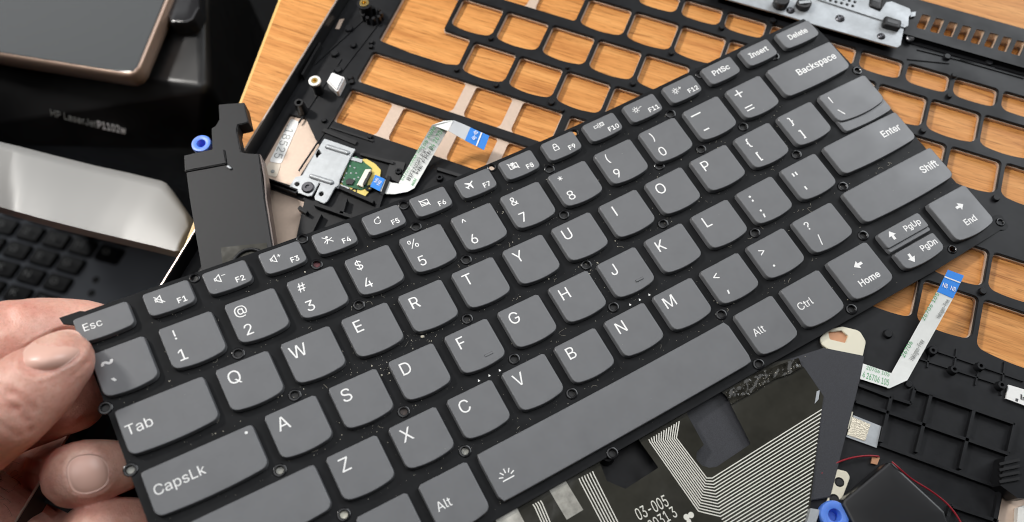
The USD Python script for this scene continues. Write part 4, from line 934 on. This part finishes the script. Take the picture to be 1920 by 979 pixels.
body = obj('hand', hm, M['skin'], hand, smooth=True)
obj('nail', nail_1, M['nail'], body, smooth=True); obj('nail', nail_2, M['nail'], body, smooth=True)
HC = []
for k in range(34):
    x, y = rng.uniform(-10, 45), rng.uniform(860, 960); p = surf(x, y); d = (RIGHT * rng.gauss(.4, .5) - DOWN * rng.gauss(.3, .5) - FWD * .7); d /= np.linalg.norm(d); s = RIGHT * rng.gauss(0, .4) + DOWN * rng.gauss(.3, .4)
    Lh = rng.uniform(.004, .008); HC.append(tube([p + d * Lh * t + s * Lh * .5 * t * t for t in np.linspace(0, 1, 5)], .00004, 4))
obj('hair', trimesh.util.concatenate(HC), M['hair'], body)

# ------------------------------------------------------------------ beyond the table edge: printer, phone and another laptop
pr = thing('printer', 'glossy black laser printer with a model name in silver, beside the table', 'printer', at(250, 200, -.29))
def soft_box(corners, r):
    return hull([(c, r) for c in corners])
zt = -.055
ct = [at(-160, -160, zt), at(372, -160, zt), at(374, 60, zt), at(378, 165, zt), at(-160, 95, zt)]
cf = [at(-160, 250, -.085), at(368, 262, -.085), at(360, 330, -.13), at(-160, 300, -.13)]
lowc = [c - [0, 0, c[2] + .285] for c in ct] + [c - [0, 0, .012] for c in cf[2:]]
bodym = hull([(c, .006) for c in ct + cf + lowc])
obj('housing', man_mesh(bodym.refine_to_length(.03)), M['printer'], pr, smooth=50)
# seam line along the right flank
obj('seam', tube([at(384, 10, zt - .001), at(385, 100, zt - .001), at(383, 190, zt - .004), at(374, 262, zt - .03)], .0011), M['black_gloss'], pr, smooth=True)
p0, p1, p2 = ct[3], cf[1], cf[0]; nf = np.cross(p1 - p0, p2 - p0); nf /= np.linalg.norm(nf); nf = nf if nf @ (CAM - p0) > 0 else -nf
pf = p0 + nf * .0063
def face_text(s, px0, px1, h, bold):
    tone = M['printer_text'] if bold else M['ink_grey']; a, b = on_plane(*px0, pf, nf), on_plane(*px1, pf, nf); x = b - a; m = text(s, h, .0002, bold); m.apply_scale([np.linalg.norm(x) / (m.bounds[1, 0] - m.bounds[0, 0]), 1, 1])
    up = np.cross(nf, x); obj('lettering', flat_frame(m, (a + b) / 2, x, up), tone, pr)
face_text('HP LaserJet', (95, 211), (181, 233), .0042, False); face_text('P1102w', (183, 233), (236, 245), .0044, True)

ph = thing('phone', 'rose gold edged phone with dark glossy screen lying on the printer', 'phone', at(100, 40, -.045))
zp = -.036
ol = rounded(poly([(-150, 70), (0, 101), (238, 139), (256, 136), (312, 0), (345, -80), (-150, -120)], zp), .0045)
obj('frame', loft(ol, [(-.0012, zp - .0095), (.0006, zp - .0085), (.0010, zp - .0050), (.0006, zp - .0012), (-.0004, zp - .0004), (-.0012, zp - .0003)], 120), M['rose_frame'], ph, smooth=60)
obj('screen', loft(ol.buffer(-.0008), [(0, zp - .002), (0, zp - .0002), (-.0004, zp)], 120), M['phone_glass'], ph, smooth=40)
ga = thing('plastic_cover', 'grey glassy rounded corner of an object behind the phone', 'cover', at(350, 10, -.05))
obj('cover', loft(rounded(poly([(322, -60), (372, -60), (374, 14), (362, 36), (348, 42), (318, 42), (310, 20)], -.04), .002), [(0, -.049), (.0003, -.043), (-.0004, -.0405), (-.0012, -.04)], 60), M['grey_clear'], ga, smooth=40)

lt = thing('laptop', 'blurred open laptop with silver hinge bar and black keys below the printer', 'laptop', at(150, 500, -.28))
zd = -.255
deckp = poly([(-120, 340), (370, 470), (372, 600), (300, 1100), (-120, 1100)], zd)
obj('deck', prism(deckp, zd - .018, zd), M['deck'], lt)
# silver hinge bar: a gently bowed strip, its slopes shaped so the ends catch highlights
zb2 = -.022
top_e = [(-120, 236), (0, 266), (30, 273), (100, 291), (180, 311), (240, 324), (310, 341), (352, 402), (358, 428)]
bot_e = [(-120, 356), (0, 388), (25, 395), (90, 413), (170, 433), (230, 447), (285, 460), (328, 471), (336, 470)]
zz = [-.020, -.003, .002, -.001, -.006, -.0088, -.0085, -.0075, -.0072]
Lp = [at(*a, zb2 + z) for a, z in zip(top_e, zz)]; Rp_ = [at(*b, zb2 + z * .9 + .005) for b, z in zip(bot_e, zz)]
def resample(pts, n):
    p = np.array(pts); d = np.r_[0, np.cumsum(np.linalg.norm(np.diff(p, axis=0), axis=1))]
    return np.c_[[np.interp(np.linspace(0, d[-1], n), d, p[:, i]) for i in range(3)]].T
top3, bot3 = resample(Lp, 60), resample(Rp_, 60); V, F = [], []
for a, b in zip(top3, bot3):
    for s in np.linspace(0, 1, 8): V.append(a * (1 - s) + b * s + np.array([0, 0, .0012 * math.sin(math.pi * s)]))
for a, b in zip(top3, bot3):
    for s in np.linspace(0, 1, 8): V.append(a * (1 - s) + b * s - np.array([0, 0, .008]))
def gi(i, j, l=0): return l * 480 + i * 8 + j
for i in range(59):
    for j in range(7):
        a, b, c_, d = gi(i, j), gi(i + 1, j), gi(i + 1, j + 1), gi(i, j + 1); F += [[a, c_, b], [a, d, c_], [a + 480, b + 480, c_ + 480], [a + 480, c_ + 480, d + 480]]
    for j in (0, 7): F += [[gi(i, j), gi(i + 1, j), gi(i + 1, j, 1)], [gi(i, j), gi(i + 1, j, 1), gi(i, j, 1)]]
for i in (0, 59):
    for j in range(7): F += [[gi(i, j), gi(i, j + 1), gi(i, j + 1, 1)], [gi(i, j), gi(i, j + 1, 1), gi(i, j, 1)]]
sb = trimesh.Trimesh(np.array(V), np.array(F), process=False); sb.fix_normals()
obj('hinge_bar', sb, M['silver'], lt, smooth=50)
o0 = at(57, 432, zd + .003); du = at(106, 445, zd + .003) - o0; dv = at(33, 465, zd + .003) - o0
for r in range(-1, 5):
    for c_ in range(-3, 4):
        ce = o0 + du * c_ + dv * r + dv * .1
        if r >= 1 and c_ > 2: continue
        q = [ce + du * a * .42 + dv * b * .40 for a, b in ((-1, -1), (1, -1), (1, 1), (-1, 1))]
        k = obj('key', loft(rounded(Polygon([x[:2] for x in q]), .0012), [(.0006, zd), (.0002, zd + .002), (-.0008, zd + .003)], 24), M['deck_key'], lt, smooth=40)
        m = text(rng.choice('ENKGHZ'), .0042, .00005); m.apply_scale([1.5, 1, 1]); obj('legend', flat_frame(m, ce + np.array([0, 0, .0031]), du, -dv), M['ink_grey'], k)
obj('palm_rest', prism(poly([(120, 800), (290, 760), (330, 1100), (140, 1100)], zd + .006), zd + .001, zd + .006), M['beige'], lt)
for q in [(180, 525), (172, 550)]: obj('dot', lathe([(.0026, .0003), (.002, .0005), (1e-5, .0005)], at(*q, zd), 14), M['hole'], lt)
